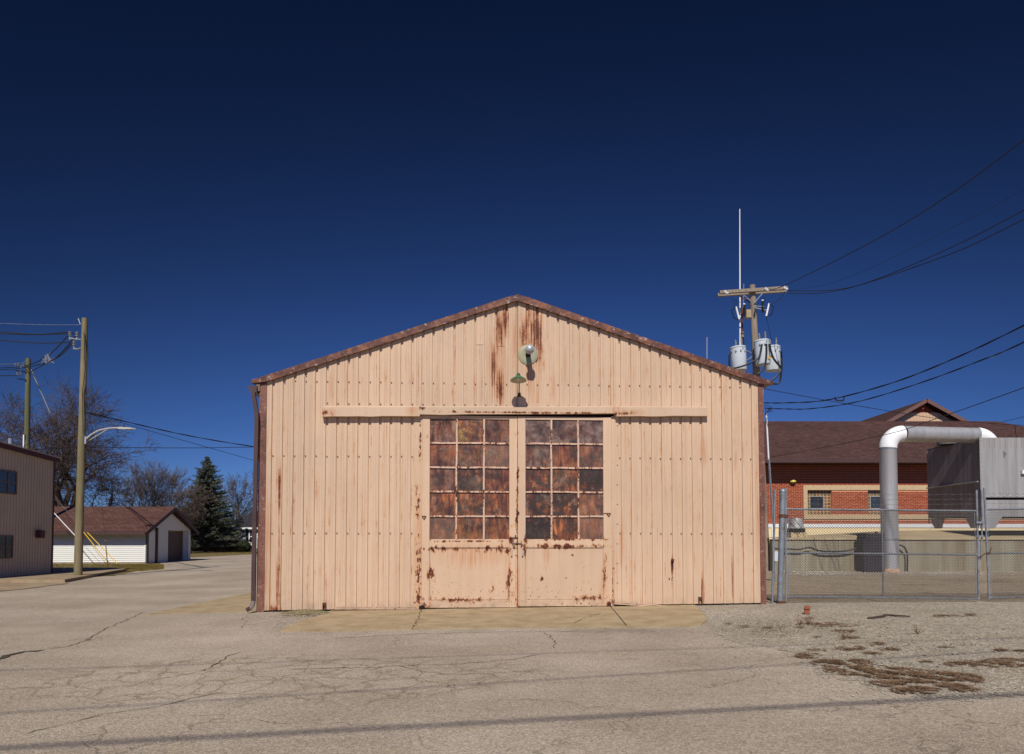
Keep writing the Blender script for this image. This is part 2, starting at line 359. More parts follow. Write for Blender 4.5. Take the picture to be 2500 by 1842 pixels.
def asphalt_mat():
    m = NT('worn_asphalt', .9, .2); v = m.pos()
    c = m.ramp(m.noise(v, .35, 4, .6), (.34, (.305, .250, .192)), (.66, (.425, .358, .284)))
    c = m.mix(m.ramp(m.noise(m.map(v, (.3, 1.6, 1), rot=(0, 0, R(-10))), 1.0, 4, .6), (.52, 0.), (.72, .4)), c, (.245, .197, .15))
    c = m.mix(m.ramp(m.noise(v, 1.7, 5, .7), (.55, 0.), (.75, .45)), c, (.34, .27, .155))
    sp = m.vor(v, 95, 'F1', 'Color'); b = m.n('ShaderNodeSeparateColor'); m.put(b.inputs[0], sp)
    c = m.mix(.85, c, m.ramp(b.outputs[0], (0., (.50, .49, .47)), (.35, (.92, .91, .90)), (.8, (1.12, 1.11, 1.10)), (1., (1.5, 1.48, 1.42))), 'MULTIPLY')
    g2 = m.noise(v, 28, 3, .7); c = m.mix(.8, c, m.ramp(g2, (.33, (.74, .73, .72)), (.5, (1., 1., 1.)), (.68, (1.18, 1.17, 1.15))), 'MULTIPLY')
    # alligator cracking, only where the surface is worn
    nn = m.n('ShaderNodeTexNoise'); m.put(nn.inputs['Vector'], v); nn.inputs['Scale'].default_value = 2.6; nn.inputs['Detail'].default_value = 5
    sc = m.n('ShaderNodeVectorMath'); sc.operation = 'SCALE'; m.put(sc.inputs[0], nn.outputs['Color']); sc.inputs['Scale'].default_value = .55
    dv = m.n('ShaderNodeVectorMath'); dv.operation = 'ADD'; m.put(dv.inputs[0], v); m.put(dv.inputs[1], sc.outputs[0])
    e1 = m.ramp(m.vor(dv.outputs[0], 2.1, 'DISTANCE_TO_EDGE'), (.003, 1.), (.026, 0.))
    e2 = m.ramp(m.vor(dv.outputs[0], .62, 'DISTANCE_TO_EDGE'), (.002, 1.), (.008, 0.))
    ell = m.n('ShaderNodeVectorMath'); ell.operation = 'SUBTRACT'; m.put(ell.inputs[0], v); ell.inputs[1].default_value = (-2.6, 7.6, 0)
    el2 = m.n('ShaderNodeVectorMath'); el2.operation = 'MULTIPLY'; m.put(el2.inputs[0], ell.outputs[0]); el2.inputs[1].default_value = (1/5.5, 1/2.6, 0)
    el3 = m.n('ShaderNodeVectorMath'); el3.operation = 'LENGTH'; m.put(el3.inputs[0], el2.outputs[0])
    zone = m.ramp(m.ma('ADD', el3.outputs['Value'], m.ma('MULTIPLY', m.noise(v, 1.1, 3), .8)), (.8, 1.), (1.5, 0.))
    cm = m.ma('MAXIMUM', m.ma('MULTIPLY', e1, m.ma('MULTIPLY', zone, .85)), m.ma('MULTIPLY', e2, m.ramp(m.noise(v, .5, 2), (.45, 0.), (.55, .75))))
    c = m.mix(m.ma('MULTIPLY', cm, .62), c, (.10, .082, .055))
    mos = m.ma('MULTIPLY', m.ramp(m.vor(dv.outputs[0], 2.1, 'DISTANCE_TO_EDGE'), (.0, .6), (.12, 0.)), zone)
    c = m.mix(m.ma('MULTIPLY', mos, .5), c, (.20, .16, .085))
    m.col(c); h = m.ma('SUBTRACT', m.ma('ADD', m.vor(v, 75), g2), m.ma('MULTIPLY', cm, 1.5))
    m.nor(m.bump(h, .6, .008)); return m.m
M['asphalt'] = asphalt_mat()

def gravel_mat(name, base, moss=None):
    m = NT(name, .95, .15); v = m.pos()
    c = m.ramp(m.noise(v, .8, 5, .6), (.3, tuple(x*.85 for x in base)), (.7, tuple(x*1.1 for x in base)))
    sp = m.vor(v, 52, 'F1', 'Color'); b = m.n('ShaderNodeSeparateColor'); m.put(b.inputs[0], sp)
    c = m.mix(.9, c, m.ramp(b.outputs[0], (0., (.4, .39, .38)), (.5, (.9, .9, .9)), (1., (1.6, 1.58, 1.5))), 'MULTIPLY')
    c = m.mix(.7, c, m.ramp(m.noise(v, 14, 4, .75), (.35, (.6, .58, .55)), (.65, (1.25, 1.25, 1.25))), 'MULTIPLY')
    if moss: c = m.mix(m.ramp(m.noise(v, 1.3, 6, .75), (.54, 0.), (.70, .6)), c, moss)
    m.col(c); m.nor(m.bump(m.ma('ADD', m.vor(v, 52), m.noise(v, 18, 3)), .9, .014)); return m.m
M['gravel'] = gravel_mat('pale_gravel', (.385, .335, .265), (.28, .225, .12))
M['yard'] = gravel_mat('dusty_yard_gravel', (.34, .27, .19), (.27, .20, .10))
def concrete_mat(name, base, dark, sc=1.6, stretch=(1, 1, 1)):
    m = NT(name, .9, .2); v = m.map(m.pos(), stretch)
    c = m.ramp(m.noise(v, sc, 6, .65), (.32, dark), (.6, base))
    c = m.mix(.6, c, m.ramp(m.noise(m.pos(), 45, 3, .7), (.35, (.75, .74, .72)), (.65, (1.18, 1.17, 1.15))), 'MULTIPLY')
    m.col(c); m.nor(m.bump(m.noise(m.pos(), 60, 3), .35, .006)); return m.m
M['apron'] = concrete_mat('ochre_concrete', (.385, .295, .18), (.275, .20, .11), 2.2)
M['walk'] = concrete_mat('old_sidewalk_concrete', (.33, .25, .165), (.22, .16, .10), 1.2)
M['tank'] = concrete_mat('stained_concrete', (.30, .275, .205), (.17, .125, .07), 1.0, (1.6, 1, .12))
M['deck'] = concrete_mat('tan_concrete_deck', (.47, .37, .22), (.36, .27, .16), .8)
M['crack'] = simple('dark_crack', (.075, .062, .042), .95, .05)  # dark olive brown of the crack and joint strips
M['grassmat'] = simple('dormant_lawn', (.15, .115, .05), .95, .1, var=.3, scale=3)
M['blade'] = simple('dead_grass_blades', (.185, .115, .068), .95, .1, var=.6, scale=9)
M['blade2'] = simple('lawn_blades', (.17, .125, .04), .95, .1, var=.5, scale=2)
M['mound'] = simple('mossy_soil', (.17, .14, .075), .95, .1, var=.5, scale=22, bump=.6)
M['moss'] = simple('moss', (.10, .085, .035), .95, .1, var=.4, scale=12)
M['pebble'] = simple('pale_pebble', (.36, .32, .26), .9, .2, var=.4, scale=3)
M['bark'] = simple('grey_brown_bark', (.085, .060, .047), .95, .1, var=.35, scale=1.5)
M['bark2'] = simple('pale_twig_bark', (.10, .075, .062), .95, .1, var=.3, scale=1.5)
M['needles'] = simple('spruce_needles', (.115, .13, .09), .8, .2, var=.5, scale=1.3, dirt=(.16, .125, .09), dscale=1.1)
M['hedge'] = simple('hedge_leaves', (.030, .034, .012), .8, .2, var=.4, scale=5)
def wood(name, base, green=None):
    m = NT(name, .9, .15); v = m.map(m.obj(), (14, 14, .8))
    c = m.ramp(m.noise(v, 1, 6, .7), (.32, tuple(x*.45 for x in base)), (.5, base), (.7, tuple(x*1.2 for x in base)))
    if green: c = m.mix(m.ramp(m.noise(m.obj(), .9, 3), (.4, 0.), (.62, .75)), c, green)
    m.col(c); m.nor(m.bump(m.noise(v, 2.0, 5), .7, .02)); return m.m
M['pole'] = wood('mossy_pole_wood', (.225, .178, .11), (.15, .14, .065))
M['pole2'] = wood('green_treated_pole', (.13, .125, .065), (.10, .11, .05))
M['polegrey'] = wood('silvered_pole_wood', (.27, .215, .165))
M['fencewood'] = simple('dark_board_fence', (.045, .028, .026), .9, .1, var=.3)
M['pinkshade'] = simple('mauve_pink_siding', (.50, .40, .31), .6, .3, var=.05, scale=1)
M['maroon'] = simple('maroon_trim', (.075, .020, .020), .55, .35)
M['whitesiding'] = simple('white_vinyl_siding', (.69, .68, .63), .6, .3, var=.03)
M['sidingdark'] = simple('shadowed_soffit', (.05, .035, .03), .8, .2)
M['garagedoor'] = simple('brown_garage_door', (.10, .062, .048), .6, .3, var=.1)
def shingle(name, base, sc=1.0):
    m = NT(name, .95, .1); v = m.obj()
    bt = m.n('ShaderNodeTexBrick'); m.put(bt.inputs['Vector'], m.map(v, (1, 1, 1), rot=(R(90), 0, 0)))
    bt.inputs['Color1'].default_value = (*[x*.8 for x in base], 1); bt.inputs['Color2'].default_value = (*[x*1.25 for x in base], 1)
    bt.inputs['Mortar'].default_value = (*[x*.45 for x in base], 1); bt.inputs['Scale'].default_value = 1.0*sc
    bt.inputs['Mortar Size'].default_value = .012; bt.inputs['Brick Width'].default_value = .32; bt.inputs['Row Height'].default_value = .085
    c = m.mix(.6, bt.outputs[0], m.ramp(m.noise(m.map(v, (1, 1, 3)), 6, 4, .7), (.35, (.72, .72, .72)), (.65, (1.25, 1.22, 1.2))), 'MULTIPLY')
    c = m.mix(.5, c, m.ramp(m.noise(v, .5, 3), (.4, (.85, .85, .85)), (.6, (1.1, 1.1, 1.1))), 'MULTIPLY')
    m.col(c); return m.m
M['shingle'] = shingle('brown_shingles', (.105, .052, .042))
M['shingle2'] = shingle('dark_brown_shingles', (.082, .043, .038))
M['shingle3'] = shingle('charcoal_shingles', (.04, .038, .045))
def brick_mat():
    m = NT('red_brick', .9, .15); oi = m.n('ShaderNodeObjectInfo'); v = m.pos()
    c = m.ramp(m.vor(m.map(v, (3.27, 3.27, 9.8)), 1.0, 'F1', 'Distance'), (.0, (.24, .05, .025)), (.9, (.38, .092, .042)))
    c = m.mix(m.noise(v, 7, 3), c, (.24, .05, .025)); m.col(c); return m.m
M['brick'] = brick_mat()
def steel(name, base, streak, rust, met=.2):
    m = NT(name, .5, .4, met); v = m.obj()
    c = m.ramp(m.noise(m.map(v, (5, 5, .3)), 1.0, 6, .65), (.35, streak), (.6, base))
    c = m.mix(m.ramp(m.noise(m.map(v, (9, 9, .25)), 1.0, 5), (.62, 0.), (.75, .5)), c, rust)
    m.col(c); m.nor(m.bump(m.noise(v, 2.0, 3), .25, .02)); return m.m
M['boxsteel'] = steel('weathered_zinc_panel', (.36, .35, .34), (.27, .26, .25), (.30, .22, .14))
M['boxside'] = steel('grimy_shaded_zinc_panel', (.20, .18, .19), (.13, .115, .125), (.20, .15, .13))  # boxsteel darkened: shade of the unlit side is in the colour, streaks are grime
M['duct'] = steel('aluminium_jacket', (.50, .485, .48), (.40, .39, .39), (.36, .33, .31), .55)
M['disc'] = steel('faded_enamel_disc', (.27, .30, .25), (.33, .27, .10), (.42, .17, .03), 0)
M['cabinet'] = simple('black_cabinet_paint', (.022, .018, .024), .6, .3)
M['transformer'] = simple('pale_grey_enamel', (.50, .54, .57), .4, .4, var=.05)

# ------------------------------------------------------------------ ground sheets
def sheet(name, pts, up, mat, cuts=(-10, 10)):
    bm = bmesh.new(); vs_ = [bm.verts.new((p[0], p[1], 0)) for p in pts]; bm.faces.new(vs_)
    for c in cuts:
        bmesh.ops.bisect_plane(bm, geom=bm.verts[:] + bm.edges[:] + bm.faces[:], plane_co=(c, 0, 0), plane_no=(1, 0, 0))
    bmesh.ops.triangulate(bm, faces=bm.faces)
    for v in bm.verts: v.co.z = gh(v.co.x) + up
    for f in bm.faces:
        if f.normal.z < 0: f.normal_flip()
    me = bpy.data.meshes.new(name); bm.normal_update(); bm.to_mesh(me); bm.free(); me.materials.append(mat)
    o = bpy.data.objects.new(name, me); C.objects.link(o); return o
def ragged(pts, step=.4, amp=.08, seed=1, closed=True):
    r = random.Random(seed); out = []
    n = len(pts)
    for i in range(n if closed else n-1):
        a, b = Vector(pts[i][:2]), Vector(pts[(i+1) % n][:2]); L = (b-a).length; k = max(1, int(L/step))
        nn = Vector((-(b-a).y, (b-a).x)).normalized()
        for j in range(k):
            p = a.lerp(b, j/k)
            if j: p += nn * r.uniform(-amp, amp)
            out.append((p.x, p.y))
    return out
def GP(lst): return [tuple(G(x, y).xy) for (x, y) in lst]

struct(sheet('ground', [(-900, -300), (900, -300), (900, 1500), (-900, 1500)], 0.0, M['grassmat']))
struct(sheet('road', [(-90, -40), (60, -40), (60, 24), (10.5, 24), (4, 40), (4, 66), (-24.5, 66), (-26.2, 52), (-24.6, 46), (-22.2, 41.5), (-19.5, 36), (-17, 28), (-90, 10)], .012, M['asphalt']))
struct(sheet('yard', [(5.7, 15.2), (40, 15.2), (40, 34), (6.2, 34)], .014, M['yard']))
gpts = ragged([tuple(p) for p in GP([(1700, 1484), (1740, 1550), (1800, 1572), (1900, 1590), (1985, 1640), (2100, 1672), (2200, 1700), (2330, 1712)])] + [(9.4, 6.6), (22, 9), (22, 15.6), (6.0, 15.3)], .10, .13, 3)
struct(sheet('gravel', gpts, .016, M['gravel']))
ap = GP([(803, 1500), (735, 1519), (690, 1538), (684, 1546), (800, 1545), (1010, 1541), (1250, 1536), (1500, 1535), (1640, 1535), (1712, 1531), (1729, 1516), (1712, 1494), (1702, 1484)])
def slab(name, pts, h, mat, base=.0):
    m = MB(); n = len(pts)
    top = [Vector((p[0], p[1], gh(p[0]) + base + h)) for p in pts]
    for i in range(n):
        j = (i+1) % n; m.quad(top[i] - Vector((0, 0, h+.03)), top[j] - Vector((0, 0, h+.03)), top[j], top[i])
    o = m.build(name + '_edge', mat); bpy.data.objects.remove(o)
    t = sheet(name, pts, base + h, mat); me = t.data
    bm = bmesh.new(); bm.from_mesh(me)
    for i in range(n):
        j = (i+1) % n; q = [top[i] - Vector((0, 0, h+.03)), top[j] - Vector((0, 0, h+.03)), top[j], top[i]]
        bm.faces.new([bm.verts.new(c) for c in q])
    bmesh.ops.recalc_face_normals(bm, faces=[f for f in bm.faces if abs(f.normal.z) < .5])
    bm.to_mesh(me); bm.free(); return t
back = [tuple((SO + SX * W(x, 1490)[0] + SY * .3).xy) for x in (1702, 803)]
apo = slab('concrete_apron', ragged(ap[:-1], .3, .02, 5, False) + [ap[-1], back[0], back[1]], .016, M['apron'], .012); struct(apo)
lp = GP([(350, 1504), (480, 1476), (612, 1449)]) + [tuple((SO + SX * W(648, 1490)[0] + SY * 3.4).xy), tuple((SO + SX * W(648, 1490)[0] + SY * .08).xy)] + GP([(616, 1497), (480, 1500)])
struct(slab('concrete_strip', ragged(lp, .6, .015, 6), .010, M['apron'], .012))
# expansion joints of the apron and the long cracks
def crack(name, px, wd, up=.0, seed=1, pts=None):
    r = random.Random(seed); p3 = pts or [G(x, y) for (x, y) in px]; line = []
    for a, b in zip(p3, p3[1:]):
        L = (b-a).length; k = max(1, int(L/.10))
        nn = Vector((-(b-a).y, (b-a).x, 0)).normalized()
        for j in range(k): line.append(a.lerp(b, j/k) + (nn * r.gauss(0, .022) if wd > 0 else Vector()))
    line.append(p3[-1]); m = MB(); pl = None
    for i, p in enumerate(line):
        t = (line[min(i+1, len(line)-1)] - line[max(i-1, 0)]).normalized(); nn = Vector((-t.y, t.x, 0))
        ww = abs(wd) * (r.uniform(.25, 1.0) if wd > 0 else 1) * (1 if 0 < i < len(line)-1 else .1)
        a = p + nn * ww; b = p - nn * ww; a.z = gh(a.x) + .018 + up; b.z = gh(b.x) + .018 + up
        if pl: m.quad(pl[0], pl[1], b, a)
        pl = (a, b)
    return struct(m.build(name, M['crack']))
crack('pavement_crack', [(0, 1612), (50, 1597), (100, 1590), (160, 1582), (205, 1568), (262, 1535), (320, 1511), (346, 1497)], .012, seed=2)
crack('pavement_crack', [(-30, 1625), (20, 1604), (60, 1594), (95, 1593), (110, 1590)], .055, .003, seed=3)
crack('pavement_crack', [(700, 1638), (900, 1633), (1010, 1628), (1130, 1624), (1250, 1613), (1320, 1600)], .010, seed=4)
crack('pavement_crack', [(350, 1668), (500, 1641), (560, 1603), (590, 1594)], .009, seed=5)
crack('pavement_crack', [(1330, 1546), (1350, 1562), (1357, 1586)], .007, seed=6)
crack('pavement_crack', [(800, 1561), (900, 1557), (1008, 1551), (1200, 1546), (1500, 1543), (1640, 1541)], .011, seed=7)
crack('pavement_crack', [(60, 1800), (250, 1750), (420, 1722), (560, 1690)], .008, seed=8)
crack('pavement_crack', [(900, 1640), (960, 1628), (1080, 1650), (1200, 1648), (1320, 1638)], .007, seed=9)
crack('pavement_crack', [(590, 1535), (600, 1520), (592, 1512), (610, 1508)], .007, seed=11)
crack('expansion_joint', [(1030, 1488), (1020, 1515), (1008, 1541)], .011, .014, seed=13)
crack('expansion_joint', [(1490, 1484), (1508, 1505), (1530, 1533)], -.010, .014, seed=14)
crack('pavement_crack', [(1400, 1526), (1430, 1512), (1470, 1500)], .008, .014, seed=15)

# sidewalk by the left building, kerb, lawn strips
sw = [(-30, 23.0)] + GP([(0, 1425), (158, 1424)]) + GP([(215, 1413), (273, 1402), (307, 1396)]) + [(-20.2, 33.4), (-30, 33.4)]
walk = slab('sidewalk', sw, .13, M['walk'], .0); struct(walk)
struct(slab('gutter_pan', GP([(-60, 1452), (0, 1446), (62, 1440), (130, 1431), (165, 1427)]) + [tuple(G(158, 1423.5).xy), (-30, 23.3)], .03, M['walk'], .0))
lawn = sheet('lawn', ragged([(-48, 33.5), (-20.3, 33.5)] + GP([(309, 1397), (345, 1391), (392, 1385), (398, 1380)]) + [(-23.3, 41.4), (-48, 39.6)], .5, .08, 9), .022, M['grassmat']); struct(lawn)

# ------------------------------------------------------------------ the shed
shed = thing('metal_shed', 'pink corrugated metal shed with rusting gable and large glazed sliding doors', 'shed', SO, PSI)
zb = -0.10
apx, apz = W(1263, 733, .0); lx, lz = W(640, 935); rx_, rz_ = W(1860, 938)
xl0, _ = W(647, 1200); xr0, _ = W(1854, 1200)
def rake(x):                                  # underside line of the roof
    if x < apx: return apz + (x - apx) * (apz - lz) / (apx - lx)
    return apz + (x - apx) * (rz_ - apz) / (rx_ - apx)
g0, _ = W(1262, 938); gl, _ = W(720.7, 938); gr, _ = W(1685.4, 938)
pitch = (gr - gl) / 38.0; gw, gd = .026, .032
def groundz(x): return gh((SO + SX * x).x) + .014
hz_top = W(1263, 996)[1]; hz_bot = W(1263, 1018)[1]
dx0, _ = W(1015, 1200); dx1, _ = W(1499, 1200)
def panel(xa, xb, z0f, name='siding_panel', dy=0.0):
    pr = [(xa, 0)]
    k0 = int((xa - g0)/pitch) - 2
    for k in range(k0, k0 + 14):
        gx = g0 + k * pitch
        for (ox, oy) in ((-gw-.004, 0), (-gw, gd), (gw, gd), (gw+.004, 0)):
            if xa < gx+ox < xb: pr.append((gx+ox, oy))
        for q in (.40, .60):
            sx_ = gx + pitch*q
            for (ox, oy) in ((-.007, 0), (-.003, .005), (.003, .005), (.007, 0)):
                if xa < sx_+ox < xb: pr.append((sx_+ox, oy))
    pr.append((xb, 0)); pr = sorted(pr, key=lambda t: t[0]); m = MB()
    # apex split
    if xa < apx < xb: pr.append((apx, 0)); pr.sort(key=lambda t: t[0])
    nseg = 5
    for (x1, y1), (x2, y2) in zip(pr, pr[1:]):
        pv = None
        a0, a1, b0, b1 = z0f(x1), rake(x1) - .01, z0f(x2), rake(x2) - .01
        m.quad((x1, y1+dy, a0), (x2, y2+dy, b0), (x2, y2+dy, b1), (x1, y1+dy, a1))
    # returned edge so that the sheet has thickness
    m.quad((xb, dy, z0f(xb)), (xb, dy+.03, z0f(xb)), (xb, dy+.03, rake(xb)-.01), (xb, dy, rake(xb)-.01))
    return m.build(name, M['siding'], shed, local=True)
xs = [xl0 + .002]; k = math.ceil((xl0 - g0)/pitch / 4 + .2)
while g0 + (4*k + .5)*pitch < xr0 - .25: xs.append(g0 + (4*k + .5)*pitch); k += 1
xs.append(xr0 - .002)
edges = sorted(set(xs + [dx0, dx1])); edges = [e for i, e in enumerate(edges) if i == 0 or e - edges[i-1] > .03]
for i, (a, b) in enumerate(zip(edges, edges[1:])):
    mid = (a+b)/2
    if dx0 - .01 < mid < dx1 + .01: zf = lambda x: hz_top - .05
    else: zf = lambda x: groundz(x) + .035
    panel(a, b - .0015, zf, dy=(i % 2) * .0016)
# inner shell: end wall backing, side walls, back wall, floor plate edge
D = 20.0
m = MB(); zt = lambda x: rake(x) - .03
for (a, b) in ((xl0-.08, dx0), (dx1, xr0+.08)):
    cuts = [a, b]
    m.prism([(a, .05, zb), (b, .05, zb), (b, .05, zt(b)), (a, .05, zt(a))], (0, .05, 0))
m.prism([(dx0, .05, hz_bot), (dx1, .05, hz_bot), (dx1, .05, zt(dx1)), (apx, .05, zt(apx)), (dx0, .05, zt(dx0))], (0, .05, 0))
m.build('wall_framing', M['dark'], shed, local=True)
for nm, x in (('side_wall', xl0 - .10), ('side_wall', xr0 + .10)):
    s_ = -1 if x < 0 else 1; m = MB(); k = 0; y = .10; prof = []
    while y < D:
        prof += [(x, y), (x, y+.18), (x + s_*-.02, y+.19), (x + s_*-.02, y+.23)]; y += .24
    for (a, b) in zip(prof, prof[1:]): m.quad((a[0], a[1], zb), (b[0], b[1], zb), (b[0], b[1], zt(x)), (a[0], a[1], zt(x)))
    m.build(nm, M['siding'], shed, local=True)
MB().prism([(xl0-.1, D, zb), (xr0+.1, D, zb), (xr0+.1, D, zt(xr0)), (apx, D, zt(apx)), (xl0-.1, D, zt(xl0))], (0, .05, 0)).build('back_wall', M['siding'], shed, local=True)
xe_l = W(616, 935)[0]; xe_r = W(1884, 938)[0]
slL = (apz-lz)/(apx-lx); slR = (rz_-apz)/(rx_-apx)
m = MB()
tk = .05
def rp(x): return (apz + (x-apx)*slL if x < apx else apz + (x-apx)*slR) + .06
for (a, b) in ((xe_l, apx), (apx, xe_r)):
    m.prism([(a, -.05, rp(a)), (b, -.05, rp(b)), (b, -.05, rp(b)+tk), (a, -.05, rp(a)+tk)], (0, D+.2, 0))
m.build('roof', M['roofmetal'], shed, local=True)
# rake trim in lapped lengths
def fasc(xa, xb, y0, jit):
    f = lambda x: (apz + (x-apx)*slL if x < apx else apz + (x-apx)*slR)
    n = 7; m = MB(); pl = None; h = .138; rr = random.Random(int(xa*100))
    for i in range(n+1):
        x = xa + (xb-xa)*i/n; y = y0 + rr.uniform(-.004, .004)
        w_ = 1.0
        top = f(x) + h - .025; bot = f(x) - .03 + rr.uniform(-.006, .006)
        if x < lx - .02: bot = max(bot, f(lx) - .03)
        if x > rx_ + .02: bot = max(bot, f(rx_) - .035)
        cur = [Vector((x, y, bot)), Vector((x, y, top)), Vector((x, y+.09, top + .006)), Vector((x, y+.012, bot)), Vector((x, y+.03, bot-.004))]
        if pl:
            m.quad(pl[0], cur[0], cur[1], pl[1]); m.quad(pl[1], cur[1], cur[2], pl[2]); m.quad(pl[0], cur[0], cur[4], pl[4])
        pl = cur
    return m.build('rake_trim', M['trim'], shed, local=True)
cutsL = [xe_l, -3.6, -1.6, apx]; cutsR = [apx, 1.9, 3.9, xe_r]
for i, (a, b) in enumerate(zip(cutsL, cutsL[1:])): fasc(a, b + .03, -.075 - .004*i, 0)
for i, (a, b) in enumerate(zip(cutsR, cutsR[1:])): fasc(a - .03, b, -.085 + .004*i, 0)
# corner trims
for (a, b, side) in ((W(634, 1200)[0]-.03, xl0, -1), (xr0, W(1867, 1200)[0], 1)):
    m = MB(); n = 12; z1 = rake((a+b)/2) - .02; rr = random.Random(5)
    for i in range(n):
        za = zb + (z1-zb)*i/n; zc = zb + (z1-zb)*(i+1)/n; o1, o2 = rr.uniform(-.004, .003), rr.uniform(-.004, .003)
        m.box(a + o1, b + .012*(side < 0) - .012*(side > 0)*0, -.014 + .002*(i % 2), .10, za + .001, zc)
    m.build('corner_trim', M['corner'], shed, local=True)
# screws: rows of fasteners in the grooves
m = MB(); rr = random.Random(3)
rows = [(1117, 0), (1303, 0), (938, 1), (990, 1)]
for (py, up) in rows:
    for k in range(-30, 32):
        gx = g0 + k*pitch
        if not (xl0+.05 < gx < xr0-.04): continue
        z = W(1263, py)[1] + rr.uniform(-.008, .008)
        if z > rake(gx) - .12: continue
        if dx0 - .02 < gx < dx1 + .02 and not up: continue
        if py == 990 and not (W(789, 990)[0] < gx < W(1724, 990)[0]): continue
        m.box(gx-.011, gx+.011, gd-.018, gd+.002, z-.011, z+.011)
for k in range(-30, 32):
    gx = g0 + k*pitch; z = rake(gx) - .16
    if xl0+.05 < gx < xr0-.04 and k % 2 == 0: m.box(gx-.01, gx+.01, gd-.018, gd+.002, z-.01, z+.01)
for i in range(9):
    for xx in (1507, 1849 + 8, 641):
        x, z = W(xx, 1040 + i*48); yy = -.02 if xx in (1857, 641) else -.004
        m.box(x-.01, x+.01, yy-.006, yy+.005, z-.01, z+.01)
o = m.build('screw_heads', M['screw'], shed, local=True); o['kind'] = 'stuff'
# header over the doors, three lengths
def hseg(xa, ya, xb, yb, bot_a, bot_b, off, seed):
    a0 = W(xa, ya, 0); b0 = W(xb, yb, 0); ab = W(xa, bot_a, off); bb = W(xb, bot_b, off)
    m = MB(); n = 8; rr = random.Random(seed); pl = None
    for i in range(n+1):
        t = i/n; x = a0[0] + (b0[0]-a0[0])*t; zt_ = a0[1] + (b0[1]-a0[1])*t; zb_ = ab[1] + (bb[1]-ab[1])*t + rr.uniform(-.010, .006); o_ = off + rr.uniform(-.004, .004)
        cur = [(x, -.003, zt_ + .02), (x, -.008, zt_ - .012), (x, -o_, zt_ - .03), (x, -o_, zb_), (x, -.01, zb_)]
        if pl:
            for j in range(4): m.quad(pl[j], cur[j], cur[j+1], pl[j+1])
        else: ends = [cur]
        pl = cur
    for c in (ends[0], pl):
        m.quad(c[1], c[2], c[3], c[4])
    return m.build('door_header', M['header'], shed, local=True)
hseg(789, 994, 1026, 994, 1017, 1016, .125, 1)
hseg(1024, 994, 1504, 994, 1012.5, 1010, .118, 2)
hseg(1501, 994, 1724, 995, 1016, 1016, .125, 3)
# jambs
for (a, b, y0) in ((1011, 1030.5, -.012), (1493, 1500, -.01)):
    x0, x1 = W(a, 1200)[0], W(b, 1200)[0]
    MB().box(x0, x1, y0, .045, groundz(x0) + .01, hz_bot + .03).build('door_jamb', M['jamb'], shed, local=True, bevel=.003)
# doors -----------------------------------------------------------
panes = {0: ['.9 .1 .55', '-.2 .1 .2', '.9 .35 .5', '.95 .1 .4', '.75 .05 .55', '.9 .25 .5', '.95 .15 .7', '.85 .65 .4', '1 .1 .35', '1 .15 .1', '.8 .35 .0', '1 .15 .45', '.9 .15 .1', '.8 .15 .15', '.9 .2 .2'],
         1: ['.95 .0 .85', '.95 .1 .75', '1 .0 .9', '.9 .1 .7', '1 .3 .4', '1 .35 .35', '1 .45 .5', '.85 .3 .5', '1 .6 .1', '1 .5 .3', '1 .55 .0', '.95 .15 .3', '1 .75 .1', '1 .4 .0', '.95 .2 .25']}
colsL = [(1049, 1112.5), (1116.5, 1179.5), (1183.5, 1243.5)]; colsR = [(1283, 1343.5), (1348.5, 1409.5), (1414.5, 1473)]
rowsY = [(1027, 1081), (1085.5, 1140), (1145, 1199), (1204, 1258.5), (1263.5, 1316)]
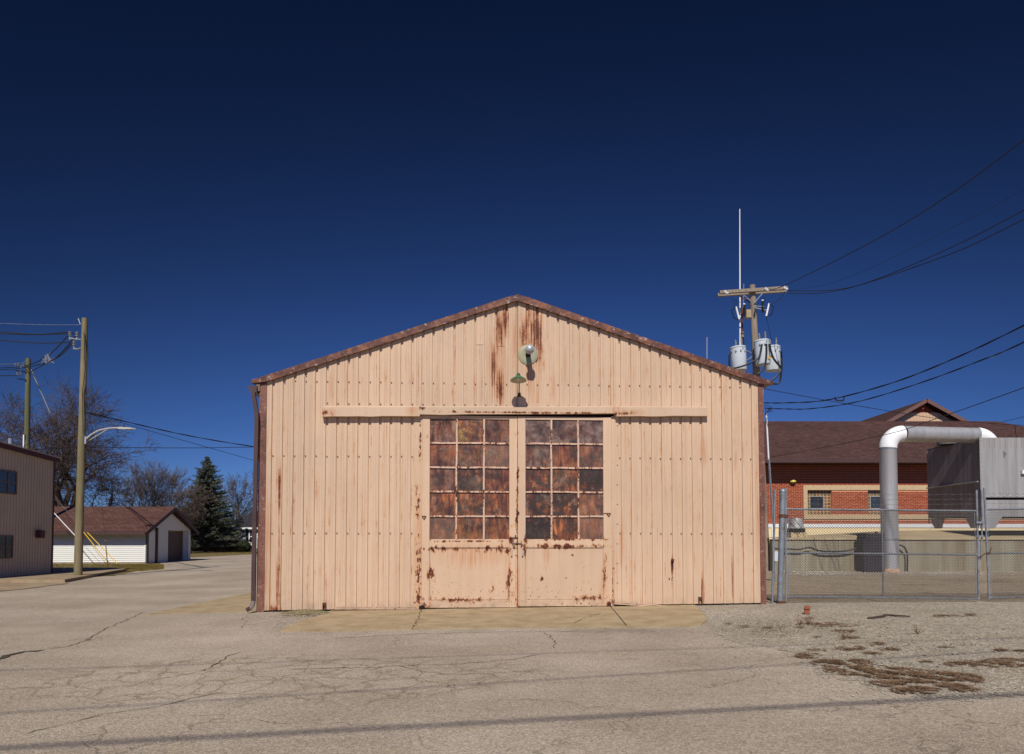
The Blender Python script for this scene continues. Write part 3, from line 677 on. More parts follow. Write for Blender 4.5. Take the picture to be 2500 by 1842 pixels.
for di, (ex0, ex1, cols, kx) in enumerate(((1030.5, 1263, colsL, (1047, 1245.5)), (1264, 1493, colsR, (1281.5, 1475.5)))):
    x0, x1 = W(ex0, 1200, .03)[0], W(ex1, 1200, .03)[0]
    ztop = W(1263, 1017, .03)[1]; zbot = groundz((x0+x1)/2) + .03
    dy = di * -.006
    door = MB().box(x0+.01, x1-.01, .012+dy, .03+dy, zbot+.02, W(1263, 1330, .03)[1]).build('sliding_door', M['door'], shed, local=True)
    door['label'] = ('left' if di == 0 else 'right') + ' sliding door with rusted kick panel'
    gx0, gx1 = W(cols[0][0], 1200, .03)[0], W(cols[-1][1], 1200, .03)[0]
    gt, gb = W(1263, rowsY[0][0]-2, .03)[1], W(1263, rowsY[-1][1]+1, .03)[1]
    kx0, kx1 = W(kx[0], 1400, .03)[0], W(kx[1], 1400, .03)[0]; kt, kb = W(1263, 1337, .03)[1], W(1263, 1465, .03)[1]
    f0, f1 = -.032+dy, .008+dy
    MB().box(x0, gx0, f0, f1, zbot, ztop).build('stile', M['door'], door, local=True, bevel=.004)
    MB().box(gx1, x1, f0, f1, zbot, ztop).build('stile', M['door'], door, local=True, bevel=.004)
    for (za, zc) in ((gt, ztop), (kt, gb), (zbot, kb)):
        MB().box(gx0+.001, gx1-.001, f0+.002, f1, za, zc).build('rail', M['door'], door, local=True, bevel=.004)
    # kick panel, slightly oil-canned
    m = MB(); n = 10; pk = {}
    for i in range(n+1):
        for j in range(n+1):
            u, v = i/n, j/n; bul = .006*math.sin(u*7+di)*math.sin(v*3.1)*math.sin(math.pi*u)
            pk[i, j] = Vector((gx0 + (gx1-gx0)*u, -.006+dy-bul, kb + (kt-kb)*v))
    for i in range(n):
        for j in range(n): m.quad(pk[i, j], pk[i+1, j], pk[i+1, j+1], pk[i, j+1])
    m.build('kick_panel', M['door'], door, local=True, smooth=True)
    # thin stop bead round the panel
    m = MB()
    for (a, b) in (((gx0+.012, kb+.012), (gx1-.012, kb+.012)), ((gx0+.012, kt-.012), (gx1-.012, kt-.012)), ((gx0+.012, kb), (gx0+.012, kt)), ((gx1-.012, kb), (gx1-.012, kt))):
        m.bar((a[0], -.014+dy, a[1]), (b[0], -.014+dy, b[1]), .012, .012, (0, 1, 0))
    m.build('panel_bead', M['door'], door, local=True)
    rr = random.Random(di+4)
    for c in range(2):
        xm = (W(cols[c][1], 1200, .03)[0] + W(cols[c+1][0], 1200, .03)[0]) / 2
        m = MB(); pts = [(xm + rr.uniform(-.005, .005), -.026+dy, gb + (gt-gb)*q/8) for q in range(9)]
        for a, b in zip(pts, pts[1:]): m.bar(a, b, .038, .022, (0, 1, 0))
        m.build('glazing_bar', M['bar'], door, local=True)
    for r_ in range(4):
        zm = W(1263, (rowsY[r_][1] + rowsY[r_+1][0])/2, .03)[1]
        m = MB(); pts = [(gx0 + (gx1-gx0)*q/8, -.022+dy, zm + rr.uniform(-.006, .006)) for q in range(9)]
        for a, b in zip(pts, pts[1:]): m.bar(a, b, .022, .036, (0, 0, 1))
        m.build('glazing_bar', M['bar'], door, local=True)
    for r_ in range(5):
        for c in range(3):
            xa, xb = W(cols[c][0]-1.5, 1200, .03)[0], W(cols[c][1]+1.5, 1200, .03)[0]
            za, zc = W(1263, rowsY[r_][1]+1.5, .03)[1], W(1263, rowsY[r_][0]-1.5, .03)[1]
            o = MB().box(xa, xb, -.004+dy + rr.uniform(-.002, .002), .006+dy, za, zc).build('window_pane', M['glass'], door, local=True)
            t = [float(q) for q in panes[di][r_*3+c].split()]; o.color = (t[0], t[1] + (.04 if r_ > 1 else 0), t[2] - (.32 if r_ > 1 else .16), 1)
    # pull handle, side hook, bottom roller
    hx = W(1249.5 if di == 0 else 1276, 1345, .06)[0]; h1, h2 = W(1263, 1340, .06)[1], W(1263, 1357, .06)[1]
    MB().tube([(hx, f0, h1), (hx, f0-.04, h1), (hx, f0-.04, h2), (hx, f0, h2)], .007, 6).build('handle', M['zinc'], door, local=True)
    MB().lathe([(0, .0), (.014, .0), (.014, .02), (0, .02)], 8, Matrix.Translation((hx, f0, h2-.02)) @ Matrix.Rotation(R(90), 4, 'X')).build('keyhole', M['dark'], door, local=True)
    tx, tz = W(1035 if di == 0 else 1486, 1264 if di == 0 else 1257, .05)
    m = MB()
    tp = [(tx-.045, f0-.012, tz+.03), (tx+.045, f0-.012, tz+.03), (tx, f0-.02, tz-.035)]
    for a, b in ((0, 1), (1, 2), (2, 0)): m.bar(tp[a], tp[b], .012, .014, (0, 1, 0))
    if di: m.bar((tx-.11, f0-.008, tz+.03), (tx-.04, f0-.008, tz+.03), .012, .014, (0, 1, 0))
    m.build('hook', M['rustmetal'], door, local=True)
# hasp bar between the doors, guides, stops
m = MB(); a, b = W(1245, 1313, .06), W(1265, 1313, .06); c = W(1259, 1309, .06)
m.bar((a[0], -.05, a[1]), (b[0], -.05, b[1]), .03, .014, (0, 0, 1)); m.bar((c[0], -.05, c[1]-.03), (c[0], -.05, c[1]+.02), .03, .03, (0, 1, 0))
a, b = W(1250, 1327, .06), W(1273, 1327.5, .06); m.bar((a[0], -.055, a[1]), (b[0], -.055, b[1]), .02, .014, (0, 0, 1)); m.bar((b[0], -.05, b[1]), (b[0]-.002, -.05, b[1]+.06), .012, .012, (0, 1, 0))
m.build('hasp', M['rustmetal'], shed, local=True)
def guide(pa, pb, nm='door_guide'):
    a, b = WL(*pa, .07), WL(*pb, .07); m = MB(); m.bar(a, b, .07, .014, (0, 0, 1))
    m.bar(a + Vector((0, -.02, -.022)), b + Vector((0, -.02, -.022)), .008, .05, (0, 0, 1))
    for q in range(0, 9): p = a.lerp(b, q/8); m.bar(p + Vector((0, .04, -.03)), p + Vector((0, -.03, -.03)), .03, .02)
    return m.build(nm, M['door'], shed, local=True)
guide((815, 1483), (1014, 1483)); guide((1500, 1470), (1690, 1485))
def stop(px, py0, py1, wpx):
    x, z0 = W(px, py1, .03); _, z1 = W(px, py0, .03); ww = wpx/110
    m = MB(); m.box(x-ww/2, x+ww/2, -.05, .0, z1-.05, z1); m.box(x-ww/2, x-ww/2+.015, -.05, .0, z0, z1-.051); m.box(x+ww/2-.015, x+ww/2, -.05, .0, z0, z1-.051)
    m.build('door_stop', M['rustmetal'], shed, local=True)
stop(791.5, 1472, 1488, 8); stop(1710, 1458, 1488, 8)
for px in (1030, 1487):
    x, z = W(px, 1484, .06); m = MB(); m.box(x-.06, x+.06, -.07, -.034, z-.03, z+.04); m.box(x-.02, x+.03, -.08, -.071, z-.01, z+.025); m.build('floor_bracket', M['dark'], shed, local=True)
# sheet-metal patches on the gable
for (xa, xb, ya, yb) in ((1163, 1181, 750, 842), (1214, 1232, 800, 846), (1290, 1317, 985, 992)):
    x0, z0 = W(xa, yb, .0); x1, z1 = W(xb, ya, .0)
    MB().box(x0, x1, -.006, -.001, z0, min(z1, rake(x0)-.04)).build('patch_plate', M['siding'], shed, local=True)
# capped conduit stub low on the right
x, z = W(1643, 1368, .03)
MB().lathe([(.03, 0), (.03, .05), (.02, .06), (0, .06)], 10, Matrix.Translation((x, .01, z)) @ Matrix.Rotation(R(90), 4, 'X')).build('conduit_stub', M['rustmetal'], shed, local=True)
x2, z2 = W(1634, 1414, .02); x3, z3 = W(1641, 1412, .02)
for (x_, z_) in ((x2, z2), (x3, z3)): MB().tube([(x_, -.005, z_), (x_, -.03, z_+.015)], .013, 6).build('cable_end', M['black'], shed, local=True)
# gutter and downspout at the left eave
gy = -.10
def gl_(x, y): v = WL(x, y, .12); return (v.x, gy, v.z)
MB().prism([gl_(602.5, 942), gl_(626, 941.5), gl_(626, 958), gl_(611.5, 957.5)], (0, D, 0)).build('gutter', M['downspout'], shed, local=True)
MB().box(*[W(624, 940, .05)[0], W(634, 940, .05)[0]], -.04, D, W(630, 955, .05)[1], W(630, 937, .05)[1]).build('eave_board', simple('weathered_board', (.16, .12, .085)), shed, local=True)
dsp = [WL(618, 957, .09), WL(620, 970, .09), WL(626, 1005, .09), WL(627, 1025, .09), WL(621, 1300, .09), WL(618.5, 1468, .09), WL(616, 1478, .12), WL(610, 1486, .16), WL(603, 1490, .20)]
m = MB(); rs = .04
for a, b in zip(dsp, dsp[1:]): m.bar(a, b + (b-a).normalized()*.006, .082, .062, (0, 1, 0))
m.build('downspout', M['downspout'], shed, local=True)
# white conduit up the right corner, behind the trim
# ------------------------------------------------------------------ lamps and padlock on the shed
def shed_at(x, y, off):
    v = WL(x, y, off); return SO + SX * v.x + SY * v.y + Vector((0, 0, v.z))
b = shed_at(1289, 867, .0); lamp = thing('wall_siren_lamp', 'grey bullet lamp sticking out of a round rust-streaked plate under the gable', 'lamp', b, PSI)
fr = Matrix.Rotation(R(90), 4, 'X')
o = MB().lathe([(0, .0), (.21, .0), (.222, -.004), (.225, .02), (.21, .03), (.12, .022), (0, .02)], 40, Matrix.Translation((0, .01, 0)) @ fr).build('back_plate', M['disc'], lamp, local=True, smooth=True)
o = MB().lathe([(.058, .0), (.058, .40), (.062, .41)], 20, Matrix.Translation((0, 0, 0)) @ fr @ Matrix.Rotation(R(0), 4, 'X')).build('barrel', M['dark'], lamp, local=True, smooth=True)
o = MB().lathe([(.062, .38), (.098, .40), (.102, .43), (.095, .47), (.092, .475), (.088, .475), (.078, .50), (.05, .525), (.02, .535), (0, .537)], 28, fr).build('domed_cap', M['zinc'], lamp, local=True, smooth=True)
b = shed_at(1265, 940, .0); gl2 = thing('gooseneck_lamp', 'green enamel shade lamp on a thin arm above the doors', 'lamp', b, PSI)
sp_ = WL(1265.5, 926, .40) - Vector((*(W(1265, 940)[0:1]), 0, W(1265, 940)[1]))
S = Matrix.Translation((sp_.x, -.40, sp_.z)) @ Matrix.Rotation(R(-6), 4, 'X')
prof = [(.0, .10), (.045, .10), (.05, .075), (.065, .06), (.11, .03), (.165, -.01), (.18, -.035)]
MB().lathe(prof, 36, S).build('lamp_shade', M['green'], gl2, local=True, smooth=True)
MB().lathe([(.178, -.034), (.160, -.012), (.10, .022), (.04, .045), (0, .05)], 36, S).build('shade_lining', M['enamel'], gl2, local=True, smooth=True)
MB().lathe([(0, .135), (.03, .13), (.04, .10), (.046, .085)], 16, S).build('lamp_cap', M['rustmetal'], gl2, local=True, smooth=True)
MB().lathe([(0, -.03), (.025, -.02), (.032, .0), (.022, .03), (0, .045)], 14, S).build('bulb', M['ceramic'], gl2, local=True, smooth=True)
MB().tube([(.02, 0, -.22), (.015, -.12, -.12), (.01, -.26, .03), (sp_.x, -.385, sp_.z+.07), (sp_.x, -.40, sp_.z+.12)], .011, 8).build('arm', M['rustmetal'], gl2, local=True)
MB().box(-.015, .055, -.02, .02, -.27, -.18).build('mounting_box', M['rustmetal'], gl2, local=True)
b = shed_at(1254.5, 1330, .06); pad = thing('padlock', 'brass padlock hanging from the hasp where the two doors meet', 'padlock', b, PSI)
MB().box(-.026, .026, -.03, -.008, -.05, .012).build('lock_body', M['brass'], pad, local=True, bevel=.004)
MB().tube([(-.016, -.018, .01), (-.016, -.018, .035), (-.008, -.018, .048), (.008, -.018, .048), (.016, -.018, .035), (.016, -.018, .01)], .005, 6).build('shackle', M['zinc'], pad, local=True)
# twigs of a nest caught above the left door
m = MB(); rr = random.Random(8)
for c in ((1077, 1023), (1090, 1021)):
    for i in range(12):
        p = WL(c[0] + rr.uniform(-6, 6), c[1] + rr.uniform(-2, 2), .07); q = p + Vector((rr.uniform(-.08, .08), rr.uniform(-.02, .01), rr.uniform(-.16, .02)))
        p, q = [SO + SX*k.x + SY*k.y + Vector((0, 0, k.z)) for k in (p, q)]; m.tube([p, q], .003, 3)
tag(m.build('nest_twigs', M['bark2']), 'wisps of grass and twigs caught over the left door top', 'twigs', kind='stuff')

# ------------------------------------------------------------------ gates
GD = 15.0
def gp(x, y, off=0): return P(x, y, GD + off)
def rod(name, a, b, r, mat, parent, n=10): return MB().tube([a, b], r, n).build(name, mat, parent, smooth=True)
def chain_mesh(tl, tr, bl, br, parent):
    cell = .062; m = MB(); Wd = (tr - tl).length; H = (tl - bl).length
    nx = int(Wd/cell*1.0); nz = int(H/cell)*2; rr = random.Random(1)
    for i in range(nx):
        pts = []
        for j in range(nz+1):
            u = (i + .5 + (.5 if j % 2 else 0)*(1 if True else 0)) / nx; v = j/nz
            u = (i + (.5 if j % 2 else 0.0) + (0.5 if False else 0)) / nx
            top = tl.lerp(tr, u); bot = bl.lerp(br, u); p = bot.lerp(top, v)
            p = p + Vector((0, -.026 + (.004 if j % 2 else -.004), 0)); pts.append(p)
        m.tube(pts, .0052, 3, cap=False)
        pts2 = []
        for j in range(nz+1):
            u = (i + (.5 if j % 2 else 1.0)) / nx; v = j/nz
            p = bl.lerp(br, u).lerp(tl.lerp(tr, u), v); pts2.append(p + Vector((0, -.026 + (-.004 if j % 2 else .004), 0)))
        m.tube(pts2, .0052, 3, cap=False)
        t0 = tl.lerp(tr, (i+.25)/nx) + Vector((0, -.026, 0)); m.tube([t0, t0 + Vector((.008, 0, .045))], .0022, 3, cap=False)
    return m.build('chain_link_mesh', M['wire'], parent)
def gate(name, label, L, Rr, ys, mids, barb):
    # L, Rr: stile lines ((xtop, ytop), (xbot, ybot)); ys: rails (yl, yr)
    base = gp(*L[1]); g = thing(name, label, 'gate', (base.x, base.y, gh(base.x)), 0, None)
    rod('stile', gp(*L[0]), gp(*L[1]), .024, M['galv'], g); rod('stile', gp(*Rr[0]), gp(*Rr[1]), .024, M['galv'], g)
    fx = lambda S_, y: S_[0][0] + (S_[1][0]-S_[0][0])*(y-S_[0][1])/(S_[1][1]-S_[0][1])
    rails = []
    for (yl, yr) in ys:
        a, b = gp(fx(L, yl), yl), gp(fx(Rr, yr), yr); rails.append((a, b)); rod('rail', a, b, .022, M['galv'], g)
    for (xt, xb) in mids: rod('brace', gp(xt, (ys[0][0]+ys[0][1])/2), gp(xb, (ys[-1][0]+ys[-1][1])/2), .021, M['galv'], g)
    e = Vector((.05, 0, 0)); chain_mesh(rails[0][0]+e, rails[0][1]-e, rails[-1][0]+e, rails[-1][1]-e, g)
    for (yl, yr) in barb:
        a, b = gp(fx(L, yl), yl), gp(fx(Rr, yr), yr); m = MB(); n = 24
        pts = [a.lerp(b, i/n) + Vector((0, -.02, -.02*math.sin(math.pi*i/n) + rnd.uniform(-.004, .004))) for i in range(n+1)]
        m.tube(pts, .0022, 4)
        for i in range(1, n):
            p = pts[i]; m.tube([p + Vector((-.008, 0, -.02)), p + Vector((.008, 0, .02))], .002, 3); m.tube([p + Vector((.008, 0, -.02)), p + Vector((-.008, 0, .02))], .002, 3)
        m.build('barbed_wire', M['wire'], g)
    for S_ in (L, Rr):                             # tie bands
        for y in (ys[0][0]+14, (ys[0][0]+ys[1][0])/2, ys[1][0]+10, (ys[1][0]+ys[2][0])/2, ys[2][0]-10):
            p = gp(fx(S_, y), y); MB().lathe([(.027, -.012), (.031, -.012), (.031, .012), (.027, .012)], 10, Matrix.Translation(p)).build('tie_band', M['galv'], g)
    for S_, sgn in ((L, 1), (Rr, -1)):             # tension bar
        a = gp(fx(S_, ys[0][0]) + 6*sgn, ys[0][0]+8, -.03); b = gp(fx(S_, ys[2][0]) + 6*sgn, ys[2][0]-6, -.03); rod('tension_bar', a, b, .006, M['galv'], g, 6)
    return g
gate('chain_link_gate', 'wide chain link gate with centre brace and barbed strands in front of the duct', ((1918.5, 1192), (1919, 1474)), ((2384, 1197), (2390, 1465)),
     [(1243.5, 1248), (1350, 1355), (1457, 1462)], [(2153.5, 2156.5)], [(1206, 1207), (1218, 1219), (1230, 1231)])
gate('chain_link_gate', 'second chain link gate with shiny rails at the right edge of the photo', ((2403, 1192), (2415, 1464)), ((2860, 1190), (2868, 1452)),
     [(1244.5, 1236), (1352, 1343), (1460, 1448)], [(2630, 2636)], [(1206, 1203), (1229, 1226)])
def post(label, a, b, r, cap=True, name='gate_post'):
    pb = gp(*b); pb.z = gh(pb.x) - .02; pt = gp(*a)
    t = thing(name, label, 'post', (pb.x, pb.y, gh(pb.x))); rod('pipe', pb, pt, r, M['galv'], t, 16)
    if cap: MB().lathe([(r+.006, -.04), (r+.008, .0), (r*.8, r*.45), (r*.4, r*.7), (0, r*.75)], 16, Matrix.Translation(pt)).build('cap', M['galv'], t, smooth=True)
    return t, pt, pb
t, pt, pb = post('thick grey steel gate post with hinge bands beside the shed corner', (1911, 1198), (1904, 1476), .064)
for y, (dy_) in ((1260, 0), (1471, 0)):
    p = gp(1911 - (y-1198)*7/278, y)
    MB().lathe([(.066, -.035), (.074, -.035), (.074, .035), (.066, .035)], 16, Matrix.Translation(p)).build('hinge_band', M['rustmetal'], t)
    MB().bar(p + Vector((.05, -.03, 0)), p + Vector((.13, -.03, 0)), .03, .05).build('hinge_lug', M['rustmetal'], t)
post('thin leaning pipe post nearest the shed corner', (1892, 1198), (1885.5, 1478), .024)
lb = thing('drop_bar', 'loose steel pipe bar standing in the gap between the two gates', 'bar', (gp(2394, 1362).x, GD, gh(10)))
MB().tube([gp(2396, 1196), gp(2398, 1260), gp(2397, 1310), gp(2394, 1368)], .019, 10).build('pipe', M['galv'], lb, smooth=True)
for y in (1276, 1310): MB().bar(gp(2383, y, -.04), gp(2402, y, -.04), .02, .05).build('latch_strap', M['galv'], lb)
# rusty chain looped through the gates
m = MB(); c = [gp(2387, 1362, -.05), gp(2394, 1360, -.06), gp(2402, 1354, -.06), gp(2410, 1350, -.05), gp(2416, 1352, -.05), gp(2420, 1338, -.05)]
k = 0
for a, b in zip(c, c[1:]):
    L = (b-a).length; n = max(2, int(L/.03))
    for i in range(n):
        p = a.lerp(b, (i+.5)/n); rm = Matrix.Translation(p) @ (b-a).to_track_quat('Z', 'Y').to_matrix().to_4x4() @ Matrix.Rotation(R(90)*(k % 2), 4, 'Z'); k += 1
        m.tube([rm @ Vector((.013*math.cos(q), 0, .024*math.sin(q))) for q in [j*math.pi/4 for j in range(9)]], .005, 4, cap=False)
tag(m.build('chain', M['rustmetal']), 'rusty chain looped between the two chain link gates', 'chain')

# ------------------------------------------------------------------ things behind the gate
TY = 28.3
def TP(x, y, d=TY): return P(x, y, d)
# concrete tank: front wall in cast sections, deck rising to the back
tank = thing('concrete_tank', 'long stained concrete tank wall with sloping tan deck behind the gate', 'tank', (TP(2200, 1390).x, TY, gh(20)))
xa, xb = TP(1885, 1350).x, 27.0; ztop = TP(2200, 1317).z; n = 11
for i in range(n):
    a = xa + (xb-xa)*i/n; b = xa + (xb-xa)*(i+1)/n
    MB().box(a+.006, b-.006, TY + (.004 if i % 2 else 0), TY+.3, -.05, ztop).build('wall_section', M['tank'], tank)
m = MB(); n = 16; pv = None
for i in range(n+1):
    x = xa + (xb-xa)*i/n; sx_ = CX + F*x/(TY+3)
    zb_ = ztop + .05 + max(0, min(1, (sx_-1900)/330))*.36
    cur = [(x, TY-.06, ztop-.02), (x, TY-.06, ztop+.06), (x, TY+3.2, zb_), (x, TY+6.5, zb_ - .02)]
    if pv:
        for j in range(3): m.quad(pv[j], cur[j], cur[j+1], pv[j+1])
    pv = cur
m.build('deck', M['deck'], tank)
# black cabinet
c0, c1 = TP(2109, 1402, 27.5), TP(2152, 1302, 27.5)
cab = thing('black_cabinet', 'black steel cabinet standing left of the big duct', 'cabinet', (c0.x, 27.5, gh(15)))
MB().box(c0.x, c1.x+.1, 27.5, 28.2, 0, c1.z-.28).build('body', M['cabinet'], cab, bevel=.01)
MB().box(c0.x+.10, c1.x+.1, 27.46, 28.2, c1.z-.279, c1.z).build('top_box', M['cabinet'], cab, bevel=.01)
MB().lathe([(0, 0), (.06, 0), (.06, .06), (0, .07)], 10, Matrix.Translation((c1.x-.05, 27.8, c1.z))).build('knob', M['cabinet'], cab)
# the duct
dr = .335; DY = 27.88
vx = TP(2172, 1300, DY).x; zc = P(2250, 1061.5, 28.1).z; ex = P(2418, 1060, 28.66).x; RB = .62
duct = thing('steel_duct', 'large grey ribbed duct with white elbows rising behind the gate', 'duct', (vx, DY, gh(15)))
DZ = zc - RB
m = MB().tube([(vx, DY, .25), (vx, DY, 1.5)], dr, 32, cap=False).build('duct_section', M['duct'], duct, smooth=True)
for (a, b) in ((1.502, 2.75), (2.755, DZ)):
    MB().tube([(vx, DY, a), (vx, DY, b-.03), (vx, DY, b-.02), (vx, DY, b)], [dr, dr, dr+.004, dr+.004], 32, cap=False).build('duct_section', M['duct'], duct, smooth=True)
for zz_ in (1.5, 2.75, DZ-.03): MB().lathe([(dr+.002, -.03), (dr+.011, -.03), (dr+.011, .03), (dr+.002, .03)], 32, Matrix.Translation((vx, DY, zz_))).build('duct_band', M['galv'], duct, smooth=True)
MB().tube([(vx, DY, .0), (vx, DY, .26)], dr+.03, 24).build('duct_foot', simple('peach_insulation', (.55, .34, .22), .9, .1, var=.3, scale=6), duct, smooth=True)
el = [Vector((vx + RB*(1-math.cos(t)), DY, DZ + RB*math.sin(t))) for t in [R(q) for q in range(0, 91, 9)]]
MB().tube(el, dr+.012, 32, cap=False).build('duct_elbow', M['elbow'], duct, smooth=True)
h0 = el[-1]; h1 = Vector((ex - RB, 28.66, zc + .05))
mid = h0.lerp(h1, .45)
MB().tube([h0, mid], dr, 32, cap=False).build('duct_section', M['duct'], duct, smooth=True)
MB().tube([mid, h1], dr-.004, 32, cap=False).build('duct_section', M['duct'], duct, smooth=True)
el = [Vector((h1.x + RB*math.sin(t), 28.66, h1.z - RB*(1-math.cos(t)))) for t in [R(q) for q in range(0, 91, 9)]]
MB().tube(el, dr+.012, 32, cap=False).build('duct_elbow', M['elbow'], duct, smooth=True)
# cooling unit
bx0 = TP(2396, 1200).x; bz1 = TP(2396, 1069).z; bz0 = TP(2396, 1262).z; bx1 = bx0 + 5.2; by1 = 31.9
unit = thing('cooling_unit', 'big grey galvanised cooling unit on skids above the concrete tank', 'cooling tower', (bx0, TY, ztop))
xs_ = [bx0, bx0+2.6, bx1]
for a, b in zip(xs_, xs_[1:]):
    MB().box(a+.003, b-.003, TY, TY+.04, TP(2396, 1214).z, bz1).build('front_panel', M['boxsteel'], unit)
    MB().box(a+.003, b-.003, TY+.02, TY+.06, bz0, TP(2396, 1221).z).build('lower_panel', M['boxsteel'], unit)
zm0 = TP(2396, 1174).z
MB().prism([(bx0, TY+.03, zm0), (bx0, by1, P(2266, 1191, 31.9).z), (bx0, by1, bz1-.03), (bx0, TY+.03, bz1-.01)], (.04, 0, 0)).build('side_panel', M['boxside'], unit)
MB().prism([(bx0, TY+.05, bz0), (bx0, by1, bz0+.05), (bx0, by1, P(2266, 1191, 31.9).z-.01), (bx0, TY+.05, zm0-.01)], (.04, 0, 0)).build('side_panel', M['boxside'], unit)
MB().bar((bx0-.05, TY+.1, zm0-.03), (bx0-.05, by1, P(2266, 1191, 31.9).z-.03), .14, .05).build('side_flange', M['boxsteel'], unit)
MB().box(bx0+.05, bx1, TY+.07, by1, bz0+.02, bz1-.06).build('core', M['dark'], unit)
MB().box(bx0, bx1, TY+.001, by1, bz1-.055, bz1-.012).build('top_panel', M['boxsteel'], unit)
m = MB(); m.box(bx0-.05, bx0+.06, TY-.03, TY-.002, bz0+.4, bz1+.02); m.build('corner_flange', M['boxsteel'], unit, bevel=.004)
m = MB(); m.box(bx0+.061, bx1, TY-.035, TY-.002, TP(2396, 1215).z, TP(2396, 1207).z); m.build('bottom_flange', M['boxsteel'], unit, bevel=.004)
m = MB()
for i in range(15):
    z = bz1 - .1 - i*.185; m.lathe([(0, .02), (.018, .012), (.02, 0)], 6, Matrix.Translation((bx0+.03, TY-.03, z)) @ fr)
for i in range(18):
    x = bx0 + .14 + i*.27; m.lathe([(0, .03), (.022, .02), (.026, 0)], 6, Matrix.Translation((x, TY-.035, TP(2396, 1211).z)) @ fr)
o = m.build('bolt_heads', M['zinc'], unit); o['kind'] = 'stuff'
for i in range(18):
    x = bx0 + .16 + i*.235; m = MB(); m.box(x-.010, x+.010, TY-.004, TY, bz1-.42 - .2*rnd.random(), bz1-.03); m.build('rust_run', simple('rust_run_stain', (.26, .19, .12), .8, .2) if i == 0 else bpy.data.materials['rust_run_stain'], unit)
m = MB(); hx0, hz = P(2452, 1120, TY-.03).x, TP(2452, 1108).z
m.prism([(hx0-.02, TY-.003, hz+.12), (hx0+.10, TY-.003, hz), (hx0, TY-.003, hz-.22)], (0, -.015, 0)); m.build('torn_flap', M['boxside'], unit)
MB().box(P(2491, 1150, TY).x, P(2530, 1150, TY).x, TY-.12, TY-.002, TP(2491, 1158).z, TP(2491, 1149).z).build('shelf_bracket', M['white'], unit)
za = bz0; zf = TP(2396, 1291).z
leg = [(0, za), (.88, za), (.55, zf), (0, zf)]
for (y, mt) in ((TY+.02, 'boxsteel'),):
    for x in (bx0, bx0 + 3.2):
        MB().prism([(x + p[0] + (0 if x == bx0 else .0), y, p[1]) for p in leg], (0, .12, 0)).build('skid_leg', M[mt], unit)
for y in (TY+.14, by1-1.0):
    MB().prism([(bx0, y, za), (bx0, y + .9 + .02*0, za), (bx0, y+.6, zf+.04), (bx0, y+.2, zf+.04)], (.10, 0, 0)).build('skid_leg', M['boxside'], unit)
MB().box(P(2262, 1296, 31.5).x, P(2300, 1296, 31.5).x, 31.2, 31.7, P(2270, 1302, 32.6).z-.05, P(2270, 1297, 32.6).z).build('skid_pad', M['deck'], unit)
MB().tube([P(2264, 1105, 32.1), P(2266, 1160, 32.1), P(2267, 1210, 32.1), P(2268, 1280, 32.1)], .03, 8).build('riser_pipe', M['boxsteel'], unit)
MB().tube([P(2264, 1107, 32.1), P(2276, 1098, 31.9), P(2290, 1088, 31.5)], .02, 6).build('riser_pipe', M['black'], unit)
MB().lathe([(.5, 0), (.5, .42), (.46, .45), (0, .46)], 24, Matrix.Translation((P(2318, 1090, 30.4).x, 30.4, bz1-.012))).build('fan_cowl', M['boxside'], unit, smooth=True)
# mushroom vent, hoses
vp = P(1944, 1302, 29.6); vent = thing('roof_vent', 'grey mushroom vent on a low curb at the left end of the tank', 'vent', vp)
MB().box(vp.x-.36, vp.x+.36, 29.3, 29.9, ztop-.02, vp.z+.03).build('curb', M['deck'], vent)
MB().box(vp.x-.30, vp.x+.30, 29.34, 29.86, vp.z+.031, vp.z+.2).build('grille', M['dark'], vent)
MB().lathe([(.0, .02), (.36, .02), (.37, .06), (.33, .10), (.30, .2), (.27, .45), (.24, .50), (0, .52)], 28, Matrix.Translation((vp.x, 29.6, vp.z+.17))).build('hood', M['boxsteel'], vent, smooth=True)
def hose(px, d, r, label):
    pts = [P(x, y, d) for (x, y) in px]; sm = []
    for i in range(len(pts)-1):
        p0, p1, p2, p3 = pts[max(i-1, 0)], pts[i], pts[i+1], pts[min(i+2, len(pts)-1)]
        for q in range(6):
            t = q/6; sm.append(.5*((2*p1) + (p2-p0)*t + (2*p0-5*p1+4*p2-p3)*t*t + (3*p1-p0-3*p2+p3)*t**3))
    sm.append(pts[-1]); return tag(MB().tube(sm, r, 6).build('hose', M['black'], smooth=True), label, 'hose')
hose([(1890, 1340), (1925, 1341), (1952, 1342), (1975, 1337), (1995, 1344), (2020, 1347), (2060, 1346), (2085, 1341), (2112, 1334)], 28.1, .038, 'black corrugated hose sagging along the concrete tank wall left of the cabinet')
hose([(2192, 1331), (2200, 1332), (2210, 1340), (2215, 1355), (2215, 1398)], 28.1, .035, 'black hose curving down the tank wall just right of the duct')
bp = P(1896, 1352, 22); mb = thing('meter_box', 'small pale grey box between the shed and the thick gate post', 'box', (bp.x, 22, gh(9)))
b0, b1 = P(1891, 1371, 22), P(1902, 1347, 22)
MB().box(b0.x, b1.x, 22, 22.2, b0.z, b1.z).build('cover', M['transformer'], mb, bevel=.008)
MB().tube([(b0.x+.04, 22.1, b0.z), (b0.x+.04, 22.1, gh(9))], .02, 8).build('conduit', M['galv'], mb)

